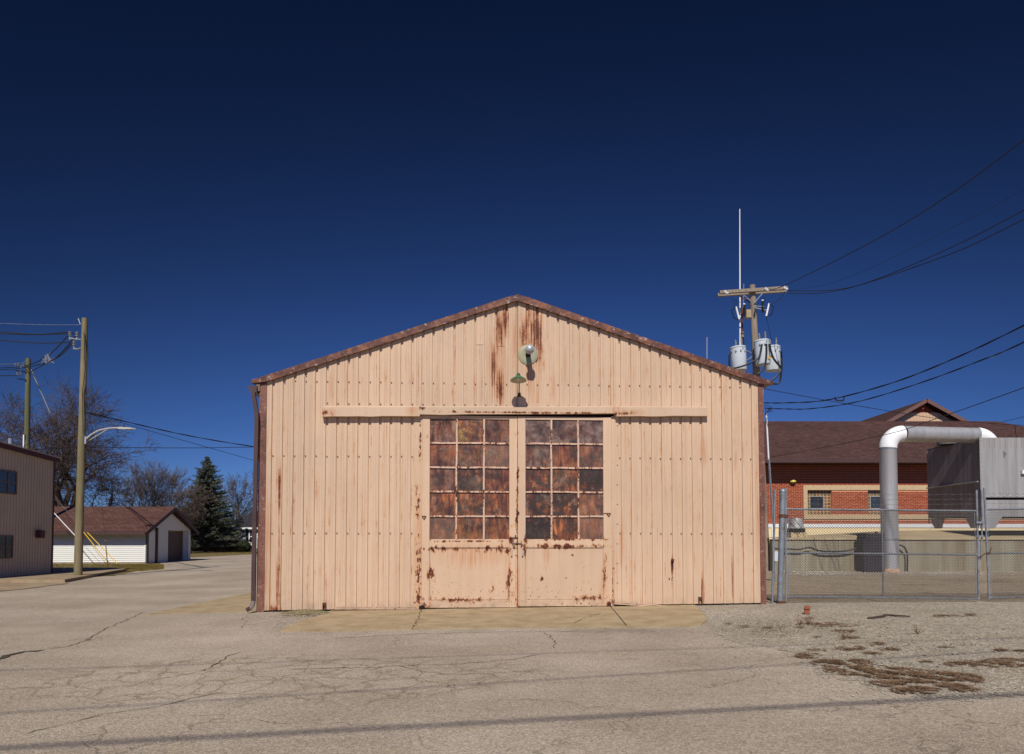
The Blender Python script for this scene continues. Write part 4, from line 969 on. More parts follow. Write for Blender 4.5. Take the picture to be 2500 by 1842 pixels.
# ------------------------------------------------------------------ brick building
BY = 42.0
bb = thing('brick_building', 'long red brick building with brown shingle roof behind the shed', 'building', (22, BY, 0))
X0 = 13.0; X1 = 40.0
zband0, zband1 = P(2000, 1318, BY).z, P(2000, 1279.5, BY).z; zev = P(2000, 1131, BY).z + .1
wz0, wz1 = P(2000, 1257, BY).z, P(2000, 1197, BY).z
win = [(P(1971, 1200, BY).x, P(2031, 1200, BY).x), (P(2119, 1200, BY).x, P(2179, 1200, BY).x), (P(2419, 1200, BY).x, P(2479, 1200, BY).x)]
bl0, bl1 = P(2000, 1268, BY).z, P(2000, 1185, BY).z; jx0 = P(1961, 1200, BY).x
MB().box(X0, X1, BY+.014, BY+.2, 0, wz0).build('wall', M['mortar'], bb)
MB().box(X0, X1, BY+.014, BY+.2, wz1, zev).build('wall', M['mortar'], bb)
px = X0
for (a, b) in win: MB().box(px, a, BY+.014, BY+.2, wz0, wz1).build('wall', M['mortar'], bb); px = b
MB().box(px, X1, BY+.014, BY+.2, wz0, wz1).build('wall', M['mortar'], bb)
MB().box(X0, X1, BY+.2, BY+14, 0, zev-.05).build('wall', M['mortar'], bb)
MB().box(X0, X1, BY-.02, BY+.013, 0, zband1-.24).build('base_wall', M['cream'], bb)
MB().box(X0, X1, BY-.06, BY+.013, zband1-.239, zband1).build('base_cap', M['white'], bb)
for (a, b) in ((P(1886, 1300, BY).x, P(1900, 1300, BY).x),):
    MB().box(a-.1, a+.03, BY-.09, BY-.061, zband0, zband1).build('pilaster', M['white'], bb)
# stone bands
MB().box(jx0, X1, BY-.03, BY+.013, wz1+.001, bl1).build('stone_band', M['limestone'], bb)
MB().box(jx0, X1, BY-.05, BY+.013, bl0, wz0-.001).build('stone_band', M['limestone'], bb)
MB().box(jx0, win[0][0], BY-.03, BY+.013, wz0, wz1).build('stone_jamb', M['limestone'], bb)
# bricks
bw, bh, jn = .295, .104, .024
bme = bpy.data.meshes.new('brick'); t_ = MB().box(0, bw-jn, 0, .09, 0, bh-jn); bme.from_pydata([tuple(v) for v in t_.v], [], t_.f); bme.materials.append(M['brick'])
cells = []; part_cells = []
row = 0; z = zband1 + .004
while z + bh < zev:
    blk = []
    if z + bh > bl0 and z < wz0: blk.append((jx0, 99))
    if z + bh > wz1 and z < bl1: blk.append((jx0, 99))
    if z + bh > wz0 and z < wz1: blk += [(jx0, win[0][1]+.01)] + [(a-.01, b+.01) for (a, b) in win[1:]]
    x = X0 + (bw/2 if row % 2 else 0)
    while x < X1 - bw:
        segs = [(x, x + bw - jn)]
        for (a, b) in blk:
            ns_ = []
            for (p, q) in segs:
                if q <= a or p >= b: ns_.append((p, q)); continue
                if p < a: ns_.append((p, a))
                if q > b: ns_.append((b, q))
            segs = ns_
        if segs == [(x, x + bw - jn)]: cells.append((x, z))
        else: part_cells += [(p, q, z) for (p, q) in segs if q - p > .03]
        x += bw
    z += bh; row += 1
vis = [c for c in cells if 16.5 < c[0] < 24.2 and c[1] < P(2000, 1174, BY).z]
vis.sort(key=lambda c: (c[0]-19.5)**2 + (c[1]-4)**2); first = set(vis[:298])
mrest = MB()
for (p, q, z) in part_cells: mrest.box(p, q, BY, BY+.09, z, z+bh-jn)
for c in cells:
    j = rnd.uniform(-.006, .006)
    if c in first:
        o = bpy.data.objects.new('brick', bme); C.objects.link(o); o.parent = bb
        o.location = frames[bb].inverted() @ Vector((c[0], BY+j, c[1]))
    elif 14.5 < c[0] < 36: mrest.box(c[0], c[0]+bw-jn, BY+j, BY+.09, c[1], c[1]+bh-jn)
o = mrest.build('brick_courses', M['brick'], bb); o['kind'] = 'stuff'
for wi, (a, b) in enumerate(win):
    m = MB(); nx, nz = 7, 8; cw = (b-a)/nx; ch = (wz1-wz0)/nz
    for i in range(nx):
        for j in range(nz):
            if 1 <= i-.0 <= 4 and 2 <= j <= 5 and wi < 3: continue
            m.box(a + i*cw + .022, a + (i+1)*cw - .022, BY+.19, BY+.24, wz0 + j*ch + .022, wz0 + (j+1)*ch - .022)
    fr_ = MB().box(a, b, BY+.205, BY+.26, wz0, wz1).build('window', simple('glass_block_mortar', (.42, .38, .30), .8, .2) if wi == 0 else bpy.data.materials['glass_block_mortar'], bb)
    # the window frame grid sits behind the blocks
    o = m.build('glass_blocks', simple('olive_glass_block', (.14, .115, .05), .25, .6, var=.5, scale=4) if wi == 0 else bpy.data.materials['olive_glass_block'], fr_); o['kind'] = 'stuff'
    ca, cb = a + 1*cw, a + 5*cw; cz0, cz1 = wz0 + 2*ch, wz0 + 6*ch
    m = MB()
    for (p, q) in (((ca, cz0), (cb, cz0)), ((ca, cz1), (cb, cz1)), ((ca, cz0), (ca, cz1)), ((cb, cz0), (cb, cz1))): m.bar((p[0], BY+.19, p[1]), (q[0], BY+.19, q[1]), .045, .055, (0, 1, 0))
    m.build('casement_frame', M['lamphead'], fr_)
    MB().box(ca+.03, cb-.03, BY+.195, BY+.204, cz0+.03, cz1-.03).build('pane', M['glassdark'], fr_)
# roof: main hip, fascia, gable wing
ez = P(2000, 1131, BY-1.15).z; rz2 = P(2200, 1029, BY+6.2).z; hx = P(2433, 1029, BY+6.2).x
r_ = MB(); ye = BY-1.15; yr = BY+6.2
r_.quad((X0-1, ye, ez+.25), (hx+7, ye, ez+.25), (hx, yr, rz2), (X0-1, yr, rz2))
r_.tri((hx+7, ye, ez+.25), (hx+7, ye+14, ez+.25), (hx, yr, rz2))
r_.quad((X0-1, ye+14, ez+.25), (X0-1, yr, rz2), (hx, yr, rz2), (hx+7, ye+14, ez+.25))
roof = r_.build('roof', M['shingle2'], bb)
MB().box(X0-1, hx+7, ye-.06, ye-.003, ez+.02, ez+.24).build('gutter', M['fascia'], roof)
MB().box(X0-1, hx+7, ye, BY+.1, ez+.0, ez+.02).build('soffit', M['fascia'], roof)
gy_ = 50.0; ga = P(2253, 978, gy_); gsl = .55
gl_x, gr_x = P(2158, 1028, gy_).x - 1.5, P(2346, 1028, gy_).x + 1.5
m = MB(); gbz = ga.z - (ga.x - gl_x)*gsl
m.quad((ga.x, gy_-.5, ga.z), (gl_x, gy_-.5, gbz), (gl_x, gy_+14, gbz), (ga.x, gy_+14, ga.z))
m.quad((ga.x, gy_-.5, ga.z), (gr_x, gy_-.5, ga.z-(gr_x-ga.x)*gsl), (gr_x, gy_+14, ga.z-(gr_x-ga.x)*gsl), (ga.x, gy_+14, ga.z))
m.build('wing_roof', M['shingle2'], bb)
for s_ in (-1, 1):
    e_ = Vector((ga.x + s_*3.6, gy_-.52, ga.z-3.6*gsl-.12)); MB().bar((ga.x + s_*.02, gy_-.52, ga.z-.12), e_, .05, .26).build('rake_board', simple('rose_brown_fascia', (.15, .08, .065)) if s_ < 0 else bpy.data.materials['rose_brown_fascia'], bb)
nb = 26; gx0_, gx1_ = ga.x - 3.2, ga.x + 3.2
for i in range(nb):
    a = gx0_ + (gx1_-gx0_)*i/nb; b = gx0_ + (gx1_-gx0_)*(i+1)/nb - .012
    tz = lambda x: ga.z - .32 - abs(x-ga.x)*gsl
    lim = ga.z - .95
    MB().prism([(a, gy_, 8.6), (b, gy_, 8.6), (b, gy_, min(lim, tz(b))), (a, gy_, min(lim, tz(a)))], (0, .05, 0)).build('gable_board', M['tansiding'], bb)
MB().prism([(ga.x-1.1, gy_+.06, ga.z-.97), (ga.x+1.1, gy_+.06, ga.z-.97), (ga.x, gy_+.06, ga.z-.3)], (0, .05, 0)).build('gable_brick', M['brick'], bb)
MB().prism([(gx0_, gy_+.12, 8.5), (gx1_, gy_+.12, 8.5), (ga.x, gy_+.12, ga.z-.1)], (0, .05, 0)).build('gable_wall', M['mortar'], bb)
lp_ = P(1936, 1176, BY-.1); wl = thing('wall_light', 'small round yellow lamp on the red brick wall', 'lamp', lp_)
MB().lathe([(0, .12), (.10, .10), (.19, .02), (.2, -.03), (.12, -.10), (0, -.12)], 14, Matrix.Translation(lp_)).build('globe', M['lampglass'], wl, smooth=True)
MB().box(lp_.x-.05, lp_.x+.05, lp_.y+.0, BY, lp_.z-.03, lp_.z+.05).build('bracket', M['fascia'], wl)

# ------------------------------------------------------------------ right utility pole and its gear
PD = 29.0
up = thing('utility_pole', 'tall weathered wooden pole with double crossarm rising behind the shed roof', 'utility pole', (P(1870, 1391, PD).x, PD, gh(10)))
a, b = P(1870, 1398, PD), P(1836.5, 697, PD)
MB().tube([a, a.lerp(b, .35), a.lerp(b, .7), b], [.20, .18, .155, .125], 16).build('pole_shaft', M['polegrey'], up, smooth=True)
for (p, q, d) in (((1757, 714.5), (1922, 703.5), PD-.22), ((1752, 721), (1920, 710.5), PD+.20)):
    MB().bar(P(*p, d), P(*q, d), .12, .145).build('crossarm', M['polegrey'], up, bevel=.006)
for (p, q) in (((1812, 718), (1836, 738)), ((1862, 716), (1842, 739))): MB().bar(P(*p, PD-.3), P(*q, PD-.2), .05, .02, (0, 1, 0)).build('brace', M['galv'], up)
for (p, q) in (((1803, 722), (1833, 739)),): MB().bar(P(*p, PD+.3), P(*q, PD+.1), .05, .02, (0, 1, 0)).build('brace', M['rustmetal'], up)
def insul(c, ax, parent, r=.075, L=.24, mat='ceramic'):
    ax = Vector(ax).normalized(); Mx = Matrix.Translation(c) @ ax.to_track_quat('Z', 'Y').to_matrix().to_4x4()
    pr = [(0, 0)]; k = 3
    for i in range(k): z0 = L*i/k; pr += [(r*.35, z0), (r, z0+L*.06), (r*.95, z0+L*.16), (r*.4, z0+L*.22)]
    pr += [(0, L)]
    return MB().lathe(pr, 12, Mx).build('insulator', M[mat], parent, smooth=True)
for (x, y) in ((1768, 712), (1867, 705), (1913, 702)): insul(P(x, y, PD-.35), (.75, -.3, -.65), up)
def can(name, lab, x, ytop, ybot, wpx, d, tilt=0.0):
    cb = P(x, ybot, d); ctp = P(x, ytop, d); h = ctp.z - cb.z; r = wpx/2/F*d
    t = thing(name, lab, 'transformer', cb, 0, 'transformer cans on the utility pole')
    Mx = Matrix.Translation(cb) @ Matrix.Rotation(tilt, 4, 'Y')
    MB().lathe([(0, .0), (r*.55, .0), (r*.55, .02), (r*.93, .02), (r*.96, .05), (r, h*.6), (r, h*.93), (r*1.05, h*.94), (r*1.05, h*.975), (r*.97, h), (r*.4, h+.05), (0, h+.06)], 32, Mx).build('tank', M['transformer'], t, smooth=True)
    for (ox, oy) in ((r*.45, -.1), (-r*.1, .12)):
        pr = []
        for i in range(5): pr += [(.035, .3/5*i), (.055, .3/5*i+.02), (.035, .3/5*i+.045)]
        MB().lathe(pr + [(.015, .31), (.015, .36), (0, .36)], 10, Mx @ Matrix.Translation((ox, oy, h+.02))).build('bushing', M['clear'], t, smooth=True)
    for i in (-1, 0, 1):
        MB().box(-.03, .03, -.07, .0, -.03, .03, Mx @ Matrix.Translation((r*.6*i, -r*(1-.22*abs(i))+.01, h*.78))).build('terminal', M['zinc'], t)
    MB().lathe([(0, 0), (.02, 0), (.02, .03), (0, .03)], 6, Mx @ Matrix.Translation((r*.3, -r*.98, h*.87)) @ fr).build('valve', M['dark'], t)
    return t, Mx, r, h
t1, *_ = can('transformer', 'leftmost grey transformer can, hanging low over the rusty roof edge', 1805, 848, 906, 37, PD-.3, R(-3))
t2, Mx2, r2, h2 = can('transformer', 'highest grey transformer can, with yellow marks, in the middle of the pole', 1863, 832, 892, 36, PD-.55, R(-3))
t3, *_ = can('transformer', 'rightmost grey transformer can, tucked behind the middle one', 1887, 847, 907, 37, PD+.15, R(-1))
for i, zz in enumerate((.12, .30)): MB().box(-.05+i*.12, .05+i*.12, -.012, 0, 0, .10, Mx2 @ Matrix.Translation((r2*.3+.05, -r2*.93, .15+zz*.3))).build('marking', simple('orange_marking', (.60, .33, .04)) if i == 0 else bpy.data.materials['orange_marking'], t2)
m = MB()
for (p, q) in (((1823, 857), (1840, 865)), ((1823, 880), (1838, 870)), ((1838, 862), (1838, 880))): m.bar(P(*p, PD-.25), P(*q, PD-.1), .05, .06, (0, 1, 0))
m.bar(P(1846, 860, PD-.3), P(1850, 860, PD-.1), .3, .06); m.build('mounting_bracket', M['galv'], up)
def cable(name, pts, r, lab, cat='wire', group=None, mat='black', n=5, parent=None, twist=0):
    sm = []
    for i in range(len(pts)-1):
        p0, p1, p2, p3 = pts[max(i-1, 0)], pts[i], pts[i+1], pts[min(i+2, len(pts)-1)]
        for q in range(8):
            t = q/8; sm.append(.5*((2*p1) + (p2-p0)*t + (2*p0-5*p1+4*p2-p3)*t*t + (3*p1-p0-3*p2+p3)*t**3))
    sm.append(pts[-1])
    if twist:
        fine = []
        for a, b in zip(sm, sm[1:]):
            k = max(1, int((b-a).length/.25))
            for j in range(k): fine.append(a.lerp(b, j/k))
        m = MB()
        for ph in (0, math.pi):
            m.tube([p + Vector((0, math.cos(i*.9+ph), math.sin(i*.9+ph)))*twist for i, p in enumerate(fine)], r, 4, cap=False)
    else: m = MB().tube(sm, r, n)
    o = m.build(name, M[mat], parent, smooth=False)
    if parent is None: tag(o, lab, cat, group)
    return o
def px3(lst): return [P(*t) for t in lst]
lo = PD-.9
for i, pts in enumerate([[(1785, 860, lo), (1781, 870, lo), (1781, 895, lo), (1787, 900, lo), (1800, 898, lo), (1817, 893, lo), (1835, 885, lo), (1850, 876, lo), (1856, 865, lo), (1860, 841, lo)],
            [(1871, 840, lo), (1871, 865, lo), (1868, 890, lo), (1860, 905, lo), (1850, 914, lo)], [(1879, 840, lo), (1882, 858, lo), (1890, 878, lo), (1904, 895, lo), (1909, 903, lo)],
            [(1907, 858, lo+.4), (1908, 880, lo+.4), (1908, 902, lo), (1905, 925, lo), (1902, 935, lo), (1893, 938, lo), (1878, 934, lo), (1864, 928, lo)], [(1908, 903, lo), (1895, 920, lo), (1880, 932, lo)]]):
    cable('drop_cable', px3(pts), .042, '', parent=up, n=6)
# fuse cutouts and arresters
for (x, y, s_) in ((1800, 765, 1), (1875, 757, -1)):
    c = P(x, y, PD-.4); m = MB(); m.tube([c + Vector((-.05*s_, 0, .28)), c + Vector((.08*s_, 0, -.28))], .04, 8); m.build('fuse_cutout', M['ceramic'], up)
    m = MB(); m.tube([c + Vector((-.05*s_, 0, .28)), c + Vector((-.25*s_, 0, .12)), c + Vector((-.16*s_, 0, -.2)), c + Vector((.06*s_, 0, -.3))], .022, 6); m.build('fuse_frame', M['dark'], up)
for (x, y) in ((1862, 742), (1817, 751)):
    c = P(x, y, PD-.35); MB().tube([c + Vector((0, 0, .12)), c, c + Vector((0, 0, -.25)), c + Vector((0, 0, -.4))], [.045, .05, .06, .03], 8).build('arrester', M['dark'], up)
    MB().lathe([(0, .06), (.045, .05), (.045, 0)], 8, Matrix.Translation(c + Vector((0, 0, .12)))).build('arrester_cap', M['ceramic'], up)
MB().bar(P(1843, 752, PD-.2), P(1872, 758, PD-.4), .04, .04).build('gear_arm', M['galv'], up); MB().bar(P(1843, 748, PD-.2), P(1866, 749, PD-.4), .04, .04).build('gear_arm', M['galv'], up)
q = P(1826, 767, PD-.1); MB().box(q.x-.10, q.x+.12, PD-.2, PD+.05, q.z-.19, q.z+.17).build('junction_box', simple('tan_box', (.34, .27, .17)), up, bevel=.01)
MB().tube(px3([(1846, 752, PD-.2), (1842, 765, PD-.22), (1843, 772, PD-.2)]), .03, 6).build('ground_lead', M['black'], up)
for pts in ([(1916, 712, PD-.3), (1905, 730, PD-.3), (1886, 743, PD-.35)], [(1785, 725, PD-.2), (1791, 734, PD-.2), (1803, 733, PD-.2)], [(1869, 768, PD-.3), (1876, 800, PD-.2), (1884, 832, PD)], [(1862, 724, PD-.3), (1867, 737, PD-.3)], [(1808, 738, PD-.2), (1793, 742, PD-.2), (1794, 758, PD-.3)]):
    cable('jumper_wire', px3(pts), .010, '', parent=up, n=4)
# white conduit and guard on the pole's near side
MB().tube(px3([(1871, 1010, PD-.25), (1876, 1110, PD-.25), (1882, 1210, PD-.25), (1893, 1330, PD-.25), (1896, 1390, PD-.25)]), .035, 8).build('riser_conduit', M['white'], up, smooth=True)
MB().tube(px3([(1878, 1120, PD-.35), (1886, 1240, PD-.35), (1892, 1330, PD-.35)]), .03, 8).build('riser_conduit', M['galv'], up, smooth=True)
# antenna mast with whips
am = thing('antenna_mast', 'short grey mast carrying a very tall white whip antenna beside the pole', 'antenna', (P(1813, 950, 30).x, 30, gh(10)))
MB().tube([Vector((P(1813, 960, 30).x + .05, 30, .0)), P(1812, 812, 30)], .085, 10).build('mast', M['polegrey'], am, smooth=True)
MB().tube([P(1807, 846, 29.8), P(1806.5, 690, 29.8), P(1806, 511, 29.8)], [.038, .03, .02], 8).build('tall_whip', M['white'], am)
MB().tube([P(1812, 812, 30), P(1812, 752, 30)], .035, 8).build('rusty_tube', M['rustmetal'], am)
MB().tube([P(1814, 752, 30), P(1816, 693, 30)], .012, 6).build('short_whip', M['zinc'], am)
a2 = P(1726, 985, 18); an = thing('antenna', 'small thin whip antenna poking above the right slope of the shed roof', 'antenna', (a2.x, 18, a2.z))
MB().tube([P(1726, 990, 18), P(1726, 824, 18)], .011, 6).build('whip', M['zinc'], an); MB().bar(P(1722, 878, 18), P(1731, 878, 18), .015, .012).build('radials', M['dark'], an)

# ------------------------------------------------------------------ overhead wires, right
cable('overhead_wire', px3([(1876, 707, 28.6), (1919, 696, 27), (2133, 589, 22), (2312, 480, 19), (2500, 342, 16.5), (2900, 20, 13)]), .016, 'steepest overhead wire climbing from the crossarm to the upper right', 'wire')
cable('overhead_wire', px3([(1921, 711, 28.6), (2020, 694, 27), (2133, 651, 25), (2320, 559, 21), (2500, 462, 18), (2900, 220, 14)]), .006, 'faint thin wire between the steepest wire and the close pair', 'wire')
cable('overhead_wire', px3([(1922, 711, 28.6), (2039, 708, 27), (2133, 685, 25.5), (2320, 606, 22), (2500, 514, 19), (2900, 300, 15)]), .016, 'upper wire of the close pair sweeping right from the crossarm', 'wire')
cable('overhead_wire', px3([(1923, 717, 29), (2001, 716, 28), (2095, 698, 26.5), (2320, 621, 22), (2500, 536, 19), (2900, 330, 15)]), .016, 'lower wire of the close pair sweeping right from the crossarm', 'wire')
c5 = cable('twisted_cable', px3([(1862, 984, 28.7), (1920, 984, 27), (2020, 977, 25), (2170, 938, 22), (2320, 880, 19.5), (2500, 795, 17), (2900, 590, 14)]), .014, 'upper twisted service cable with a splice above the brick roof', 'cable', twist=.013)
cable('twisted_cable', px3([(1866, 997, 28.7), (1920, 999, 27.5), (1983, 998, 26), (2095, 981, 24), (2245, 936, 21.5), (2396, 880, 19), (2500, 836, 17), (2900, 640, 14)]), .012, 'lower twisted service cable sagging below the spliced one', 'cable', twist=.012)
s0 = P(2048, 972, 24.4); MB().tube([s0 + Vector((-.15, 0, .03)), s0 + Vector((-.1, 0, -.09)), s0 + Vector((.16, 0, -.11)), s0 + Vector((.2, 0, .05))], .03, 6).build('splice', M['black'], c5)
cable('overhead_wire', px3([(1862, 949, 29), (2035, 981, 30), (2264, 1019, 33), (2400, 1033, 36), (2560, 1042, 40)]), .014, 'thin wire running down from the pole to the brick gable', 'wire')
cable('overhead_wire', px3([(1860, 1118, 40), (1904, 1113, 38), (2148, 1065, 26.5), (2290, 1021, 22), (2500, 947, 18), (2900, 800, 14)]), .013, 'single wire crossing in front of the duct elbow', 'wire')
cable('overhead_wire', px3([(2420, 1037, 60), (2500, 1018, 45), (2600, 995, 35)]), .02, 'short wire rising at the right end of the brick roof', 'wire')
m = MB(); q = P(1873, 1001, 28.4)
for i in range(5): m.tube([q + Vector((rnd.uniform(-.15, .1), 0, rnd.uniform(-.3, .3))), q + Vector((rnd.uniform(-.1, .25), 0, rnd.uniform(-.3, .3))), q + Vector((.2, 0, .1))], .012, 4)
m.build('cable_tails', M['black'], up)
# cables across the lot behind the camera: their shadows cross the foreground
def ov(h, sa, sb, r, lab, sag=.25):
    k = 1/math.tan(SUN_EL); A, B = G(*sa), G(*sb)
    off = lambda p: Vector((p.x - h*k*math.sin(SUN_AZ), p.y - h*k*math.cos(SUN_AZ), h + gh(p.x)))
    a, b = off(A), off(B); d = b-a; pts = [a + d*t + Vector((0, 0, 0.02*abs(t-.5)**2)) for t in (-2.6, -1, 0, .5, 1, 2, 3.6)]
    cable('overhead_cable', pts, r, lab, 'cable')
ov(10.5, (0, 1830), (2500, 1698), .030, 'thick overhead cable whose dark shadow crosses the foreground asphalt')
ov(8.2, (0, 1745), (2500, 1590), .013, 'thin overhead wire casting the middle faint shadow line on the asphalt')
ov(9.2, (0, 1640), (2500, 1560), .011, 'thin overhead wire casting the farthest faint shadow line on the asphalt')

# ------------------------------------------------------------------ left building
LX = -19.72
lbd = thing('pink_building', 'two storey pink ribbed metal building at the left edge, in shade', 'building', (LX, 26, 0))
y0_, y1_ = 15.0, 28.1
ztop_ = lambda y: P(132, 1118, 28.1).z + (28.1 - y)*.066
npan = 14; yy = [y0_ + (y1_-y0_)*i/npan for i in range(npan+1)]
wins = [(P(0, 1176, 25.4).z, 'u')]
wu = (P(0, 1203, 25.5).z, P(0, 1152, 25.5).z); wl_ = (P(0, 1361, 25.5).z, P(0, 1311, 25.5).z)
def yx(px): return LX * F / (px - CX)
wy_u = (yx(-15), yx(37)); wy_l = (yx(-20), yx(32))
for a, b in zip(yy, yy[1:]):
    m = MB(); n = 6; s_ = (b-a)/n
    for i in range(n):
        p0 = a + s_*i
        pr = [(p0, 0), (p0+s_*.68, 0), (p0+s_*.74, .022), (p0+s_*.94, .022), (p0+s_, 0)]
        for (u, ou), (v, ov_) in zip(pr, pr[1:]):
            m.quad((LX-ou, u, .0), (LX-ov_, v, .0), (LX-ov_, v, ztop_(v)), (LX-ou, u, ztop_(u)))
    m.build('siding_panel', M['pinkshade'], lbd)
MB().prism([(LX-.05, y0_, 0), (LX-.05, y1_, 0), (LX-.05, y1_, ztop_(y1_)-.02), (LX-.05, y0_, ztop_(y0_)-.02)], (-11, 0, 0)).build('wall_core', M['pinkshade'], lbd)
MB().prism([(LX+.18, y0_, ztop_(y0_)), (LX+.18, y1_+.25, ztop_(y1_+.25)), (LX+.18, y1_+.25, ztop_(y1_+.25)+.04), (LX+.18, y0_, ztop_(y0_)+.04)], (-11.3, 0, 0)).build('roof', M['roofmetal'], lbd)
MB().prism([(LX+.14, y0_, ztop_(y0_)-.17), (LX+.14, y1_+.2, ztop_(y1_+.2)-.17), (LX+.14, y1_+.2, ztop_(y1_+.2)-.003), (LX+.14, y0_, ztop_(y0_)-.003)], (-.12, 0, 0)).build('rake_trim', M['maroon'], lbd)
MB().box(LX-.06, LX+.03, y1_+.001, y1_+.07, 0, ztop_(y1_)-.18).build('corner_trim', M['maroon'], lbd)
for (zr, yr_) in ((wu, wy_u), (wl_, wy_l)):
    f_ = MB(); a, b = yr_
    f_.box(LX+.003, LX+.035, a, b, zr[0]-.05, zr[0]); f_.box(LX+.003, LX+.035, a, b, zr[1], zr[1]+.05)
    mid_ = yx(16); f_.box(LX+.003, LX+.036, mid_-.03, mid_+.03, zr[0]+.001, zr[1]-.001); f_.box(LX+.003, LX+.036, b-.05, b, zr[0]+.001, zr[1]-.001); f_.box(LX+.003, LX+.036, a, a+.05, zr[0]+.001, zr[1]-.001)
    zc_ = (zr[0]+zr[1])/2; f_.box(LX+.003, LX+.034, a+.051, mid_-.031, zc_-.025, zc_+.025); f_.box(LX+.003, LX+.034, mid_+.031, b-.051, zc_-.025, zc_+.025)
    fo = f_.build('window', simple('brown_window_frame', (.14, .10, .085)) if zr == wu else bpy.data.materials['brown_window_frame'], lbd)
    for (p, q) in ((a+.051, mid_-.031), (mid_+.031, b-.051)):
        for (z0, z1) in ((zr[0]+.001, zc_-.026), (zc_+.026, zr[1]-.001)): MB().box(LX+.004, LX+.012, p, q, z0, z1).build('pane', M['glassdark'], fo)
yv0, yv1 = yx(86), yx(99); MB().box(LX+.003, LX+.22, yv0, yv1, P(92, 1314, 27).z, P(92, 1295, 27).z).build('vent_hood', M['maroon'], lbd, bevel=.03)
sp2 = P(25, 1092, 22); MB().tube([(P(25, 1092, 27).x, 27, 4.5), (P(25, 1092, 27).x, 27, P(25, 1071, 27).z)], .08, 10).build('roof_stub_pipe', M['galv'], lbd)

# ------------------------------------------------------------------ garage
gD = 41.0; gc = P(356.5, 1300, gD); psi2 = R(3.3)
gar = thing('garage', 'long white sided garage with brown shingle roof behind the left pole', 'garage', (gc.x, gc.y, 0), psi2)
gz0 = P(356, 1373, gD).z; gze = 2.1; Lg = 13.0; Dg = 6.5
zr_ = 3.53; mid_y = Dg/2
MB().box(-Lg, 0, .04, .2, -.12, gz0-.002).build('foundation', M['apron'], gar, local=True)
nb = 17; bh_ = (gze - gz0)/nb
for i in range(nb):
    z = gz0 + i*bh_
    m = MB(); m.prism([(-Lg, .0, z), (-Lg, .035, z + bh_), (-Lg, .06, z + bh_), (-Lg, .06, z)], (Lg-.09, 0, 0)); m.build('siding_board', M['whitesiding'], gar, local=True)
MB().box(-.089, .02, -.01, .10, gz0, gze).build('corner_post', M['white'], gar, local=True)
# gable wall facing right
op0, op1, opz = 3.1, 6.1, 2.0
MB().box(-Lg, -.5, .08, Dg, 0, gze).build('wall_core', M['whitesiding'], gar, local=True)
for (a_, b_, c_) in ((.08, op0-.1, 0), (op1+.1, Dg, 0), (op0-.099, op1+.099, opz+.06)): MB().box(-.499, -.06, a_, b_, c_, gze).build('wall_core', M['whitesiding'], gar, local=True)
nb = 28; zt2 = zr_ - .25
gline = lambda y: gze + (zt2-gze)*(1 - abs(y-mid_y)/mid_y)
for i in range(nb):
    z = gz0 - .08 + i*(zt2-gz0+.08)/nb; h = (zt2-gz0+.08)/nb
    if z + h*.5 < gze: spans = [(.10, Dg)]
    else:
        t = (1 - (z+h*.5-gze)/(zt2-gze)) * mid_y; spans = [(max(.1, mid_y-t), mid_y+t)]
    out = []
    for (a, b) in spans:
        if z < opz: out += [(a, op0), (op1, b)]
        else: out.append((a, b))
    for (a, b) in out:
        if b - a > .05: MB().prism([(0, a, z), (-.02, a, z+h), (-.05, a, z+h), (-.05, a, z)], (0, b-a, 0)).build('siding_board', M['whitesiding'], gar, local=True)
MB().box(-.45, -.40, op0-.1, op1+.1, -.1, opz).build('garage_door', M['garagedoor'], gar, local=True)
for i in range(4): MB().box(-.399, -.385, op0, op1, -.05 + i*opz/4 + .02, -.05 + (i+1)*opz/4 - .02).build('door_section', M['garagedoor'], gar, local=True)
MB().box(-.40, 0.02, op0-.08, op0, -.1, opz+.05).build('door_casing', M['fascia'], gar, local=True); MB().box(-.40, 0.02, op1, op1+.08, -.1, opz+.05).build('door_casing', M['white'], gar, local=True)
MB().box(-.02, .03, .25, 1.15, -.1, 1.98).build('side_door', M['whitesiding'], gar, local=True)
MB().box(.0, .10, 1.18, 1.40, -.1, gze+.1).build('downspout', M['fascia'], gar, local=True); MB().box(.02, .10, -.06, .18, -.08, gze).build('downspout', simple('olive_downspout', (.09, .09, .07)), gar, local=True)
ov0 = .6; sl_ = (zr_ - gze)/(mid_y); ovx = .32
r_ = MB()
for s_ in (-1, 1):
    y_e = mid_y + s_*(mid_y+ov0); z_e = zr_ - (mid_y+ov0)*sl_ + .12
    r_.prism([(-Lg-.3, mid_y, zr_+.12), (-Lg-.3, y_e, z_e), (-Lg-.3, y_e, z_e-.1), (-Lg-.3, mid_y, zr_+.02)], (Lg+.3+ovx, 0, 0))
rf = r_.build('roof', M['shingle'], gar, local=True)
zz = zr_ - (mid_y+ov0)*sl_ + .12
MB().box(-Lg-.3, ovx-.06, -ov0-.06, -ov0-.003, zz-.20, zz-.02).build('gutter', M['fascia'], rf, local=True)
MB().box(-Lg-.3, ovx-.07, -ov0, .0, zz-.16, zz-.14).build('soffit', M['fascia'], rf, local=True)
for s_ in (-1, 1):
    MB().bar((ovx+.012, mid_y, zr_+.0), (ovx+.012, mid_y + s_*(mid_y+ov0), zz-.12), .03, .24).build('rake_board', M['fascia'], rf, local=True)
MB().box(-.12, ovx-.02, Dg-.1, Dg+ov0-.05, zz-.16, zz-.14).build('soffit', M['fascia'], rf, local=True)

